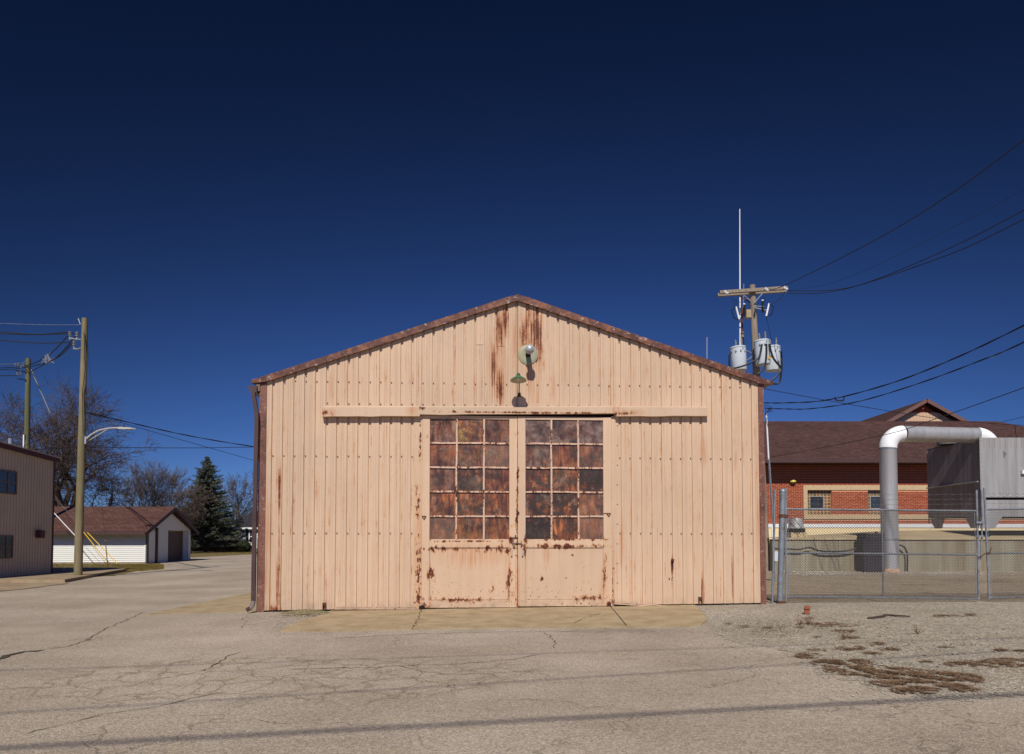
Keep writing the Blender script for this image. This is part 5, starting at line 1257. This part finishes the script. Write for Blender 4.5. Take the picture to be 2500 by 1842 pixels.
# ------------------------------------------------------------------ left poles, street lamp, guys, wires
PL = 26.6
p1 = thing('utility_pole', 'thick mossy wooden pole on the sidewalk carrying the street lamp', 'utility pole', (P(190, 1405, PL).x, PL, gh(-10)+.13))
a, b = P(190.5, 1407, PL), P(207.5, 778, PL)
MB().tube([a, a.lerp(b, .3), a.lerp(b, .65), b], [.157, .15, .132, .112], 16).build('pole_shaft', M['pole'], p1, smooth=True)
def triple(x, y, d, parent):
    c = P(x, y, d); insul(c, (0, 0, 1), parent, .075, .20, 'clear'); MB().tube([c, c + Vector((0, 0, -.16))], .035, 8).build('pin', M['galv'], parent)
    return c
for (x, y) in ((171, 821), (188, 822), (181, 844)): triple(x, y, PL, p1)
MB().tube(px3([(169, 826, PL), (180, 828, PL), (198, 830, PL)]), .035, 6).build('insulator_arm', M['galv'], p1)
MB().tube(px3([(179, 852, PL), (190, 853, PL), (198, 850, PL)]), .035, 6).build('insulator_arm', M['galv'], p1)
MB().tube(px3([(191, 778, PL-.1), (196, 792, PL-.1)]), .02, 5).build('top_bracket', M['zinc'], p1)
MB().tube(px3([(205, 812, PL-.15), (208, 900, PL-.15), (201, 960, PL-.17), (203, 1060, PL-.18)]), .014, 4).build('ground_wire', M['black'], p1)
p2 = thing('utility_pole', 'greenish pole with a black band rising behind the pink building', 'utility pole', (P(62, 1350, 40).x, 40, gh(-10)))
a, b = P(61, 1377, 40), P(69, 876, 40)
MB().tube([a, b], [.19, .13], 14).build('pole_shaft', M['pole2'], p2, smooth=True)
MB().tube([P(64.3, 1077, 40), P(64.7, 1062, 40)], .168, 14).build('black_band', M['black'], p2)
MB().bar(P(57.5, 1105, 39.8), P(58.5, 1062, 39.8), .07, .07, (0, 1, 0)).build('white_conduit', M['white'], p2)
for (x, y) in ((38, 895), (45, 894), (52, 900), (58, 896), (43, 917), (51, 915)): insul(P(x, y, 39.8), (0, 0, 1), p2, .07, .2, 'clear')
MB().tube(px3([(38, 905, 39.8), (50, 907, 39.8), (63, 908, 39.8)]), .04, 6).build('insulator_arm', M['dark'], p2); MB().tube(px3([(43, 925, 39.8), (52, 926, 39.8), (63, 928, 39.8)]), .04, 6).build('insulator_arm', M['dark'], p2)
# street lamp
slp = thing('street_lamp', 'grey cobra head street lamp on a curved arm fixed to the mossy pole', 'street lamp', P(209, 1075, PL-.15))
MB().tube(px3([(211, 1072, PL-.16), (222, 1062, PL-.1), (240, 1052, PL), (260, 1047, PL), (289, 1045, PL)]), .035, 8).build('arm', M['lamphead'], slp, smooth=True)
MB().tube(px3([(209, 1082, PL-.16), (213, 1078, PL-.1), (234, 1066, PL), (262, 1049, PL)]), .02, 6).build('arm_strut', M['lamphead'], slp)
MB().bar(P(231, 1056, PL), P(234, 1065, PL), .03, .02, (0, 1, 0)).build('arm_tie', M['lamphead'], slp)
MB().bar(P(209.5, 1066, PL-.17), P(208.5, 1084, PL-.17), .06, .05, (0, 1, 0)).build('bracket', M['zinc'], slp)
hd = P(287, 1046, PL); he = P(332, 1048, PL); m = MB(); Lh = he.x-hd.x
sec = [(0, .045, .06), (.12, .10, .10), (.52, .11, .10), (.56, .16, .07), (.8, .15, .065), (1, .03, .03)]
pv = None
for (t, wv, hv) in sec:
    x = hd.x + t*Lh; z = hd.z + (he.z-hd.z)*t
    cur = [Vector((x, PL-wv, z-hv*.4)), Vector((x, PL-wv*.8, z+hv*.5)), Vector((x, PL+wv*.8, z+hv*.5)), Vector((x, PL+wv, z-hv*.4))]
    if pv:
        for j in range(4): m.quad(pv[j], cur[j], cur[(j+1) % 4], pv[(j+1) % 4])
    pv = cur
m.build('lamp_head', M['lamphead'], slp, smooth=True)
q = P(303, 1042, PL); MB().lathe([(.03, -.02), (.03, .06), (0, .065)], 8, Matrix.Translation(q)).build('photocell', M['dark'], slp)
# guys with plastic guards
anc = [(G(269, 1380), 'yellow'), (G(290, 1379), 'yellow'), (G(263, 1386), 'yellow'), (G(253, 1385), 'white')]
def guy(top, an_px, g0_, g1_, mat, lab, dtop):
    A = P(*an_px); A.z = gh(A.x); T = P(*top, dtop)
    t = thing('guy_wire', lab, 'guy wire', (A.x, A.y, A.z)); MB().tube([A, T], .009, 5).build('strand', M['wire'], t)
    # guard between two fractions
    MB().tube([A.lerp(T, g0_), A.lerp(T, g1_)], .023, 8).build('guard', M[mat], t, smooth=True)
    MB().tube([A + Vector((0, 0, -.05)), A.lerp(T, .01) + Vector((0, 0, .03))], .03, 6).build('anchor_rod', M['rustmetal'], t)
guy((68, 1128), (269, 1378, 38.5), .02, .33, 'yellow', 'guy wire in the left yellow guard, starting just right of the mossy pole', 39.8)
guy((68, 1150), (291, 1379, 38.8), .02, .34, 'yellow', 'guy wire in the most slanted yellow guard, ending farthest right', 39.8)
guy((212, 820), (263, 1384, 37.0), .01, .15, 'yellow', 'nearly upright yellow guard on the guy from the mossy pole top', PL)
guy((68, 1184), (253, 1385, 37.6), .34, .65, 'white', 'guy wire in a white guard crossing left of the mossy pole', 39.8)
pa, pb_ = P(76, 903, 40), P(124, 1012, 41); gw2 = thing('guy_wire', 'pale insulated guy strut slanting right from the banded pole top', 'guy wire', pa)
MB().tube([pa, pa.lerp(pb_, .5)], .035, 6).build('strain_rod', M['lamphead'], gw2); MB().tube([pa.lerp(pb_, .5), pa.lerp(pb_, .97)], .03, 6).build('strain_rod', M['lamphead'], gw2); MB().tube([pb_, P(150, 1075, 42), P(185, 1170, 44), P(215, 1240, 46), P(245, 1300, 48)], .012, 4).build('strand', M['wire'], gw2)
LW = [([(-120, 786, 26.6), (0, 790, 26.6), (110, 793.5, 26.6), (202, 793.5, 26.6)], .008, 'thin topmost wire meeting the mossy pole near its top', 'galv', 0),
      ([(-120, 806, 26.6), (0, 811, 26.6), (90, 817, 26.6), (168, 811, 26.6)], .022, 'upper black cable of the crossing pair left of the mossy pole', 'black', 0),
      ([(-120, 818, 26.8), (0, 816, 26.8), (90, 817.5, 26.8), (185, 814, 26.8)], .022, 'lower black cable of the crossing pair left of the mossy pole', 'black', 0),
      ([(-120, 820, 26.6), (0, 831, 26.6), (90, 838, 26.6), (176, 836, 26.6)], .022, 'black cable at the height of the single lower insulator', 'black', 0),
      ([(168, 818, 26.6), (142, 847, 30), (112, 872, 34), (65, 893, 39.8), (0, 899, 44), (-120, 903, 50)], .026, 'outer cable swooping between the two left poles', 'black', 0),
      ([(184, 822, 26.6), (150, 862, 30), (120, 883, 34), (60, 898, 39.8), (0, 903.5, 44), (-120, 906, 50)], .026, 'middle cable swooping between the two left poles', 'black', 0),
      ([(178, 838, 26.6), (150, 867, 30), (120, 884, 33), (92, 899, 37), (70, 911, 39.8)], .026, 'inner cable swooping between the two left poles', 'black', 0),
      ([(-120, 920, 44), (0, 918, 42), (42, 918, 39.8)], .026, 'lowest cable leaving the banded pole to the left', 'black', 0),
      ([(-120, 892, 44), (0, 890, 42), (50, 887.5, 40), (64, 881, 39.9)], .016, 'pale wire arriving at the top of the banded pole', 'galv', 0),
      ([(212, 1007, 26.6), (240, 1014, 27), (350, 1040, 29), (480, 1068, 31), (640, 1094, 34), (760, 1108, 37)], .014, 'thick twisted service line running from the mossy pole to the right', 'black', .014),
      ([(205, 1008, 26.6), (270, 1025, 28), (420, 1068, 31), (640, 1130, 35), (760, 1160, 37)], .012, 'thin wire diverging below the twisted service line', 'black', 0),
      ([(-100, 1112, 30), (60, 1100, 31), (200, 1092, 33), (330, 1093.5, 35), (480, 1094, 37), (640, 1091.5, 39), (760, 1088, 41)], .018, 'level wire crossing the sky behind the street lamp', 'black', 0),
      ([(-60, 1125, 33), (43, 1096, 32), (136, 1051, 29), (196, 1011, 26.8)], .012, 'thin wire climbing over the pink building roof to the mossy pole', 'black', 0)]
for (pts, r, lab, mt, tw) in LW: cable('overhead_wire', px3(pts), r, lab, mat=mt, twist=tw)
m = MB()
for (x, y) in ((117, 870), (112, 873), (107, 882), (122, 880), (127, 882)):
    c = P(x, y, 33); m.tube([c + Vector((-.12, 0, -.12)), c + Vector((.12, 0, .16))], .022, 5); m.tube([c + Vector((.1, 0, -.12)), c + Vector((-.06, 0, .12))], .018, 5)
m.tube([P(117, 868, 33), P(121, 884, 33)], .03, 5); m.tube([P(112, 873, 33), P(113, 888, 33)], .03, 5)
tag(m.build('cable_spacer', M['clear']), 'grey spacer bracket holding the swooping cables apart', 'spacer')

# ------------------------------------------------------------------ trees
def bare_tree(label, base, H, R0, seed, mat, levels=6, stems=3, spread=.6, group=None, rmin=.012, lenk=.30, droop=0.0):
    r = random.Random(seed); t = thing('bare_tree', label, 'tree', base, 0, group)
    tr = MB(); cr = MB(); base = Vector(base)
    def br(p, d, L, rad, lv):
        n = 3 if lv < 3 else 2; pts = [p]; q = p; dd = d.copy()
        for i in range(n):
            dd = (dd + Vector((r.gauss(0, .13), r.gauss(0, .13), r.gauss(0, .08) + (.06 if lv < 3 else .05) - droop*(lv > 2)*.1))).normalized(); q = q + dd * (L/n); pts.append(q)
        r1 = max(rmin*.8, rad*.62)
        (tr if lv < 2 else cr).tube(pts, [rad + (r1-rad)*i/n for i in range(n+1)], 7 if lv < 2 else (4 if lv < 4 else 3), cap=False)
        if lv >= levels: return
        k = r.choice((2, 3)) if lv < 3 else 3
        for j in range(k):
            ax = Vector((r.gauss(0, 1), r.gauss(0, 1), r.gauss(0, .5))); ax = (ax - dd*ax.dot(dd)).normalized()
            ang = r.uniform(.25, .75) * (spread/.6); nd = (dd*math.cos(ang) + ax*math.sin(ang)).normalized()
            br(q, nd, L*r.uniform(.62, .88), max(rmin, r1*r.uniform(.6, .85)), lv+1)
        for pp in pts[1:-1]:
            if lv >= 1 or n > 2:
                for _ in range(1 if lv < 3 else 2):
                    ax = Vector((r.gauss(0, 1), r.gauss(0, 1), r.gauss(0, .4))); ax = (ax - dd*ax.dot(dd)).normalized()
                    if lv == 0: continue
                    br(pp, (dd*.55 + ax*.8).normalized(), L*r.uniform(.45, .7), max(rmin, rad*.4), lv+ (1 if lv < 2 else 2))
    trunkH = H*.16; top = base + Vector((0, 0, trunkH)); tr.tube([base - Vector((0, 0, .2)), base + Vector((0, 0, trunkH*.5)), top], [R0*1.25, R0, R0*.92], 10, cap=False)
    for s_ in range(stems):
        an = 2*math.pi*s_/stems + r.uniform(-.4, .4); ti = r.uniform(.12, .55)*spread/.6 if stems > 1 else 0
        br(top, Vector((math.cos(an)*math.sin(ti), math.sin(an)*math.sin(ti), math.cos(ti))), H*lenk, R0*.62, 0)
    tr.build('trunk', mat, t, smooth=True); cr.build('crown', mat, t); return t
def gb_(x, d): p = P(x, 1300, d); return (p.x, d, gh(p.x))
bare_tree('large spreading bare tree with mossy trunk behind the left poles', gb_(145, 58), 15.0, .50, 11, M['bark'], 6, 5, .72, lenk=.25, droop=.5)
bare_tree('bare tree with dense fine twigs just right of the mossy pole, over the garage', gb_(238, 62), 9.5, .24, 5, M['bark'], 5, 4, .75, lenk=.27, droop=.9)
bare_tree('bare tree cut off by the left edge, behind the pink building', gb_(-35, 60), 13.5, .4, 9, M['bark'], 5, 4, .8, lenk=.27)
bare_tree('rounded bare tree in the middle above the garage roof, denser of two', gb_(352, 80), 9.2, .22, 21, M['bark2'], 5, 6, .36, lenk=.30)
bare_tree('rounded bare tree between the garage peak and the spruce, thinner', gb_(404, 82), 8.8, .24, 22, M['bark2'], 5, 4, .42, lenk=.30)
bare_tree('low distant bare tree at the left end of the garage skyline', gb_(300, 95), 6.5, .2, 24, M['bark2'], 5, 4, .6, lenk=.28)
bare_tree('brown bare tree leaning against the left side of the spruce', gb_(463, 66), 6.2, .16, 31, M['bark2'], 5, 4, .5, lenk=.28)
bare_tree('bare tree whose crown shows right of the spruce', gb_(572, 90), 9.0, .22, 41, M['bark2'], 5, 5, .42, lenk=.30)
bare_tree('small bare tree close to the shed downspout, above the dark roof', gb_(608, 98), 6.5, .2, 43, M['bark2'], 5, 4, .6, lenk=.28)
bare_tree('short reddish bare shrub between spruce and white house', gb_(560, 74), 3.6, .10, 47, M['bark2'], 5, 5, .7, lenk=.30)
# spruce
def spruce(label, base, H, Rm, seed):
    r = random.Random(seed); t = thing('spruce_tree', label, 'tree', base); base = Vector(base)
    MB().tube([base - Vector((0, 0, .2)), base + Vector((0, 0, H*.5)), base + Vector((0, 0, H))], [.24, .14, .02], 8, cap=False).build('trunk', M['bark'], t)
    m = MB(); bm_ = MB(); z = 1.1
    while z < H:
        f = (H - z)/(H-1.0); rad0 = Rm * (f**.80) * (1.0 if z > 2.2 else .85 + .07*z); nb_ = int(7 + 8*f)
        for i in range(nb_):
            an = r.uniform(0, 2*math.pi); rad = rad0 * r.choice((.55, .75, .92, 1.05, 1.22)) * r.uniform(.88, 1.15)
            dirv = Vector((math.cos(an), math.sin(an), 0)); side = Vector((-dirv.y, dirv.x, 0))
            up0 = .35*(1-f) + r.uniform(-.05, .05); n = max(3, int(rad/.13)); pp = base + Vector((0, 0, z))
            for j in range(1, n+1):
                u = j/n; p = base + dirv*rad*u + Vector((0, 0, z + rad*(up0*u - .38*f*u + .30*u*u*f)))
                for k_ in range(5 if u > .25 else 2):
                    s2 = r.choice((-1, 1)); l = .42*(1.15-u*.65)*r.uniform(.6, 1.1) * (rad/Rm*.6+.4)
                    d2 = (dirv*r.uniform(.2, 1.0) + side*s2*r.uniform(.2, 1.0) + Vector((0, 0, r.uniform(-.55, .35)))).normalized()
                    w2 = d2.cross(Vector((r.gauss(0, .3), r.gauss(0, .3), 1))).normalized() * .055*r.uniform(.7, 1.3)
                    a = p + Vector((r.gauss(0, .04), r.gauss(0, .04), r.gauss(0, .04))); c = a + d2*l
                    m.tri(a - w2, a + w2*.9, c); m.tri(a + Vector((0, 0, .03)), a - Vector((0, 0, .06)), c - Vector((0, 0, .02)))
            if n > 3: bm_.tube([pp, base + dirv*rad*.9 + Vector((0, 0, z + rad*(up0*.9 - .38*f*.9 + .24*f)))], [.03, .01], 3, cap=False)
        z += .12 + .10*f
    m.build('needle_crown', M['needles'], t); bm_.build('branches', M['bark'], t)
sb = gb_(503, 70); spruce('tall dark green spruce right of the garage', sb, P(507, 1120, 70).z - sb[2] + .2, 3.5, 3)
# white house, board fence, round bush, far lawn
WHD = 74
hx0, hx1 = P(580, 1300, WHD).x, P(700, 1300, WHD).x; hze = P(600, 1290, WHD).z; hzr = P(600, 1251, WHD+4).z
wh = thing('white_house', 'small white clapboard house with dark roof beyond the lawn', 'house', (hx0, WHD, 0))
MB().box(hx0+.1, hx1, WHD+.05, WHD+8, 0, hze).build('wall_core', M['white'], wh)
nb = 11
for i in range(nb):
    z = .35 + i*(hze-.35)/nb; MB().prism([(hx0, WHD, z), (hx0, WHD+.04, z+(hze-.35)/nb), (hx0, WHD+.05, z)], (hx1-hx0, 0, 0)).build('clapboard', M['white'], wh)
MB().box(hx0, hx1, WHD-.01, WHD+.05, -.05, .349).build('foundation', M['tank'], wh)
MB().prism([(hx0-.9, WHD-.35, hze), (hx1, WHD-.35, hze), (hx1, WHD+4, hzr), (hx0+.1, WHD+4, hzr)], (0, 0, .12)).build('roof', M['shingle3'], wh)
MB().box(hx0-.9, hx1, WHD-.43, WHD-.355, hze-.12, hze+.08).build('gutter', M['white'], wh)
MB().box(hx0+.0, hx0+.12, WHD-.1, WHD-.011, 0, hze-.05).build('downspout', M['white'], wh)
wx0, wx1 = P(610, 1300, WHD).x, P(622, 1300, WHD).x; wz_0, wz_1 = P(610, 1325, WHD).z, P(610, 1296, WHD).z
fo = MB(); fo.box(wx0, wx1, WHD-.06, WHD-.002, wz_0-.06, wz_0); fo.box(wx0, wx1, WHD-.06, WHD-.002, wz_1, wz_1+.08); fo.box(wx0-.1, wx0, WHD-.06, WHD-.002, wz_0, wz_1); fo.box(wx1, wx1+.1, WHD-.06, WHD-.002, wz_0, wz_1); fo.box(wx0, wx1, WHD-.06, WHD-.002, (wz_0+wz_1)/2-.04, (wz_0+wz_1)/2+.04)
fo = fo.build('window', M['white'], wh)
for (a, b) in ((wz_0, (wz_0+wz_1)/2-.041), ((wz_0+wz_1)/2+.041, wz_1)): MB().box(wx0, wx1, WHD-.03, WHD-.003, a, b).build('pane', M['glassdark'], fo)
MB().box(P(600.5, 1300, WHD).x, wx0-.101, WHD-.05, WHD-.002, wz_0-.08, wz_1+.1).build('shutter', M['cabinet'], wh)
fn = thing('board_fence', 'dark wooden board fence behind the spruce', 'fence', (P(530, 1340, 72).x, 72.5, 0))
x = P(455, 1340, 72.5).x; xe = P(583, 1340, 72.5).x; ft = P(520, 1322, 72.5).z
while x < xe:
    MB().box(x, x+.13, 72.5 + rnd.uniform(0, .01), 72.53, 0, ft + rnd.uniform(-.02, .02)).build('board', M['fencewood'], fn); x += .145
for z in (.3, 1.0): MB().box(P(455, 1340, 72.5).x, xe, 72.55, 72.6, z, z+.09).build('fence_rail', M['fencewood'], fn)
bb0 = gb_(594, 70.5); bu = thing('round_bush', 'clipped dark round bush in front of the white house', 'bush', bb0); m = MB(); rr = random.Random(2)
for i in range(5200):
    v = Vector((rr.gauss(0, 1), rr.gauss(0, 1), rr.gauss(0, 1))).normalized(); rad = rr.uniform(.82, 1.03)
    c = Vector(bb0) + Vector((v.x*.86*rad, v.y*.75*rad, .62 + v.z*.60*rad)); e1 = v.orthogonal().normalized()*.05; e2 = (v.cross(e1)).normalized()*.035
    if c.z > .02: m.quad(c-e1, c-e2+v*rr.uniform(-.02, .04), c+e1, c+e2+v*.02)
m.build('foliage', M['hedge'], bu); MB().tube([Vector(bb0), Vector(bb0) + Vector((0, 0, .6))], .05, 6).build('stem', M['bark'], bu)
# distant tree belt along the skyline
m = MB(); rr = random.Random(12)
for i in range(2600):
    x = rr.uniform(-120, -20); y = rr.uniform(118, 135); h = 3.4 + 1.5*mnoise.noise(Vector((x*.09, 0, 0))) + rr.uniform(-.9, .5); b = Vector((x, y, 0))
    q = b + Vector((rr.gauss(0, .6), 0, h)); m.tube([b + Vector((0, 0, .5)), b.lerp(q, .6) + Vector((rr.gauss(0, .2), 0, 0)), q], [.06, .04, .015], 3, cap=False)
    for _ in range(3): s_ = b.lerp(q, rr.uniform(.3, .9)); m.tube([s_, s_ + Vector((rr.gauss(0, .7), 0, rr.uniform(.3, 1.2)))], .018, 3, cap=False)
tag(m.build('distant_thicket', M['bark2']), 'low brown thicket of bare trees along the far skyline', 'trees', kind='stuff')

# ------------------------------------------------------------------ ground litter
def pick(ells, r):
    tot = sum(e[2]*e[3] for e in ells); k = r.uniform(0, tot)
    for e in ells:
        k -= e[2]*e[3]
        if k <= 0: break
    a = r.uniform(0, 2*math.pi); q = r.random()**.75 * 1.25; return e[0] + math.cos(a)*q*e[2], e[1] + math.sin(a)*q*e[3]
Z = lambda L: [(1600+x/2.491, 1440+y/2.491, a/2.491, b/2.491) for (x, y, a, b) in L]
patch = Z([(1130, 455, 150, 22), (1230, 495, 170, 30), (1450, 520, 170, 30), (1420, 575, 90, 22), (1620, 540, 190, 32), (1800, 560, 160, 38), (1590, 625, 125, 20), (1880, 620, 75, 12), (1880, 460, 100, 16), (2130, 455, 130, 24),
           (930, 410, 65, 16), (1190, 365, 75, 13), (1020, 375, 75, 7), (1350, 340, 40, 10), (1440, 370, 75, 8), (1150, 260, 65, 9), (1000, 215, 110, 9), (1090, 225, 120, 9), (550, 230, 36, 7), (430, 215, 28, 7), (680, 240, 26, 6), (760, 290, 28, 5),
           (980, 295, 26, 5), (940, 180, 36, 7), (1170, 300, 75, 7), (1750, 165, 55, 10), (1920, 160, 36, 7), (1640, 450, 36, 6), (1330, 395, 55, 8), (1770, 355, 46, 7), (2210, 380, 36, 8), (2100, 375, 46, 7), (880, 235, 20, 8)])
patch += [(2150+x/6.406, 1280+y/6.406, a/6.406, b/6.406) for (x, y, a, b) in ((1250, 890, 250, 28), (1900, 905, 330, 32), (500, 960, 240, 16), (900, 962, 150, 8), (1100, 1450, 230, 18), (1400, 1440, 60, 12))]
patch += [(1860+x/6.61, 1280+y/6.61, a/6.61, b/6.61) for (x, y, a, b) in ((1350, 815, 200, 18), (1000, 840, 150, 7))] + [(742, 1500, 50, 8)]
m = MB(); rr = random.Random(17)
clump = [ (rr.uniform(0, 99), rr.uniform(0, 99)) for _ in range(1)]
cnt = 0
while cnt < 48000:
    x, y = pick(patch, rr); p = G(x, y)
    if mnoise.noise(Vector((p.x*5, p.y*5, 0))) + .8*mnoise.noise(Vector((p.x*17, p.y*17, 3))) < -.06: continue
    p.z = gh(p.x) + .018; an = rr.uniform(0, 6.283); L = rr.uniform(.02, .07); d = Vector((math.cos(an), math.sin(an), rr.uniform(.0, .45))); s_ = Vector((-d.y, d.x, 0))*rr.uniform(.002, .005)
    m.tri(p - s_, p + s_, p + d*L); cnt += 1
tag(m.build('dead_weeds', M['blade']), 'matted brown dead weeds scattered over the gravel and yard', 'weeds', kind='stuff')
mc = G(745, 1500); m = MB(); rr2 = random.Random(4); n1, n2 = 26, 10; gridp = {}
for i in range(n1):
    for j in range(n2+1):
        an = 2*math.pi*i/n1; q = j/n2; rx1, ry1 = .52, .22
        x = mc.x + math.cos(an)*q*rx1*(1+.12*math.sin(3*an)); y = mc.y + .03 + math.sin(an)*q*ry1
        gridp[i, j] = Vector((x, y, gh(x) + .012 + .085*max(0, 1-q*q) + .02*(1-q)*mnoise.noise(Vector((x*14, y*14, 0)))))
for i in range(n1):
    for j in range(n2): m.quad(gridp[i, j], gridp[(i+1) % n1, j], gridp[(i+1) % n1, j+1], gridp[i, j+1])
tag(struct(m.build('soil_mound', M['mound'], smooth=True)), 'low mossy soil mound against the shed wall left of the apron', 'mound'); del bpy.data.objects['soil_mound']['category'], bpy.data.objects['soil_mound']['label']
m = MB()
for i in range(2600):
    x, y = pick([(742, 1499, 50, 7), (1880, 1535, 100, 20), (2120, 1402, 30, 3)], rr); p = G(x, y); p.z = gh(p.x) + .016
    an = rr.uniform(0, 6.283); d = Vector((math.cos(an), math.sin(an), rr.uniform(.3, 1.2))); s_ = Vector((-d.y, d.x, 0))*.003; m.tri(p - s_, p + s_, p + d*rr.uniform(.01, .03))
tag(m.build('moss_growth', M['moss']), 'thin mossy growth by the wall base and on the gravel', 'moss', kind='stuff')
m = MB()
for i in range(26000):
    t_ = rr.random()
    if t_ < .45: p = G(rr.uniform(225, 400), rr.uniform(1381, 1396)); ok = p.y > 31.5 and p.x > -20.5 - 2 and p.y < 41
    elif t_ < .6: p = Vector((rr.uniform(-34, -20.4), rr.uniform(33.6, 39.8), 0)); ok = True
    else: p = Vector((rr.uniform(-36, -15), rr.uniform(66.0, 70), 0)); ok = True
    if not ok: continue
    if p.x > -18 and p.y < 45: continue
    p.z = gh(p.x) + .02; an = rr.uniform(0, 6.283); d = Vector((math.cos(an)*.4, math.sin(an)*.4, 1)); s_ = Vector((-d.y, d.x, 0)).normalized()*.012; m.tri(p - s_, p + s_, p + d*rr.uniform(.04, .11))
tag(m.build('lawn_grass', M['blade2']), 'dry yellow green lawn grass along the garage and far kerb', 'grass', kind='stuff')
def pebbles(name, lab, ells, n, smin, smax, seed, up=.016, mat='pebble'):
    r = random.Random(seed); m = MB()
    for i in range(n):
        x, y = pick(ells, r); p = G(x, y); s = smin + (smax-smin)*r.random()**3; p.z = gh(p.x) + up + s*.2
        an = r.uniform(0, 6.28); Mx = Matrix.Translation(p) @ Matrix.Rotation(an, 4, 'Z'); a, b, c = s*r.uniform(.7, 1.2), s*r.uniform(.5, 1), s*r.uniform(.3, .6); k = len(m.v)
        m.v += [Mx @ Vector(q) for q in ((a, 0, 0), (0, b, 0), (-a, 0, 0), (0, -b, 0), (r.uniform(-.2, .2)*a, 0, c), (0, 0, -c))]
        m.f += [(k, k+1, k+4), (k+1, k+2, k+4), (k+2, k+3, k+4), (k+3, k, k+4), (k+1, k, k+5), (k+2, k+1, k+5), (k+3, k+2, k+5), (k, k+3, k+5)]
    return tag(m.build(name, M[mat]), lab, 'stones', kind='stuff')
pebbles('loose_stones', 'pale crushed stones beside the apron and left shed base', [(712, 1520, 34, 16), (755, 1507, 42, 9), (690, 1540, 34, 12), (660, 1515, 60, 14), (1735, 1512, 34, 18), (1775, 1508, 90, 24)], 2300, .006, .026, 1)
pebbles('gravel_stones', 'loose pale stones strewn over the gravel at the right', [(2050, 1560, 380, 75), (2250, 1650, 260, 60), (1900, 1500, 180, 20), (2300, 1500, 250, 30)], 9000, .005, .017, 2, .018)
pebbles('rubble', 'coarse rubble along the foot of the concrete tank', [(2000, 1394, 110, 6), (2280, 1401, 220, 5), (1990, 1402, 80, 5)], 2600, .02, .07, 3)
pebbles('dark_bits', 'dark bits of bark and clinker dotted on the gravel', Z([(1500, 300, 700, 150), (2000, 330, 300, 80), (1200, 180, 400, 60)]), 500, .006, .022, 5, mat='bark')
pebbles('apron_grit', 'white grit scattered on the concrete apron', [(1250, 1505, 440, 24)], 260, .005, .016, 6, .03)
pebbles('edge_grit', 'line of loose grit along the front edge of the apron', [(1200, 1543, 480, 5), (1600, 1538, 120, 5), (800, 1547, 110, 5)], 2600, .004, .013, 7, .016)
# brick, broken board, small brown scraps
bp = G(1971, 1503); br_ = thing('loose_brick', 'single red core brick lying on the gravel in front of the gate', 'brick', (bp.x, bp.y, gh(bp.x)+.02), R(-22))
MB().box(-.055, .045, -.0, .2, 0, .095).build('brick_body', simple('orange_brick', (.27, .095, .055), .9, .1, var=.2, scale=20), br_, local=True, bevel=.006)
MB().box(-.045, .055, -.02, .16, .096, .16).build('brick_body', bpy.data.materials['orange_brick'], br_, local=True, bevel=.008)
q = G(2160, 1513); bd = thing('broken_board', 'dark splintered board lying on the gravel right of the brick', 'board', (q.x, q.y, gh(q.x)+.02))
pa, pb_ = G(2122, 1514), G(2166, 1509); pc, pd = G(2160, 1505), G(2220, 1512)
for k_, (a, b) in enumerate(((pa, pb_), (pc, pd))):
    a.z = gh(a.x) + .03; b.z = gh(b.x) + .05
    m = MB(); n = 5; 
    for i in range(n): s0_, s1_ = a.lerp(b, i/n), a.lerp(b, (i+1)/n); m.bar(s0_, s1_ + (s1_-s0_)*.05, .09*(1-.12*i), .022)
    m.build('splinter', M['bark'], bd)
# short dead weed stalks by the brick
for i, (x, y) in enumerate(((1972, 1528), (1952, 1530), (2060, 1566), (2240, 1552))):
    q = G(x, y); wd_ = thing('dead_weed', ['upright dead weed stalk just below the loose brick', 'smaller dead weed left of the stalk below the brick', 'dead weed stalk in the middle of the gravel', 'dead weed stalk at the far right of the gravel'][i], 'weed', (q.x, q.y, gh(q.x)+.02), 0, 'dead weed stalks on the gravel')
    m = MB(); rr = random.Random(i)
    for j in range(26):
        d = Vector((rr.gauss(0, .5), rr.gauss(0, .5), 1)).normalized(); L = rr.uniform(.05, .16); q0 = Vector((q.x, q.y, gh(q.x)+.02)); m.tube([q0, q0 + d*L*.6, q0 + d*L + Vector((rr.gauss(0, .02), 0, 0))], .0022, 3, cap=False)
    m.build('stalks', M['blade'], wd_)
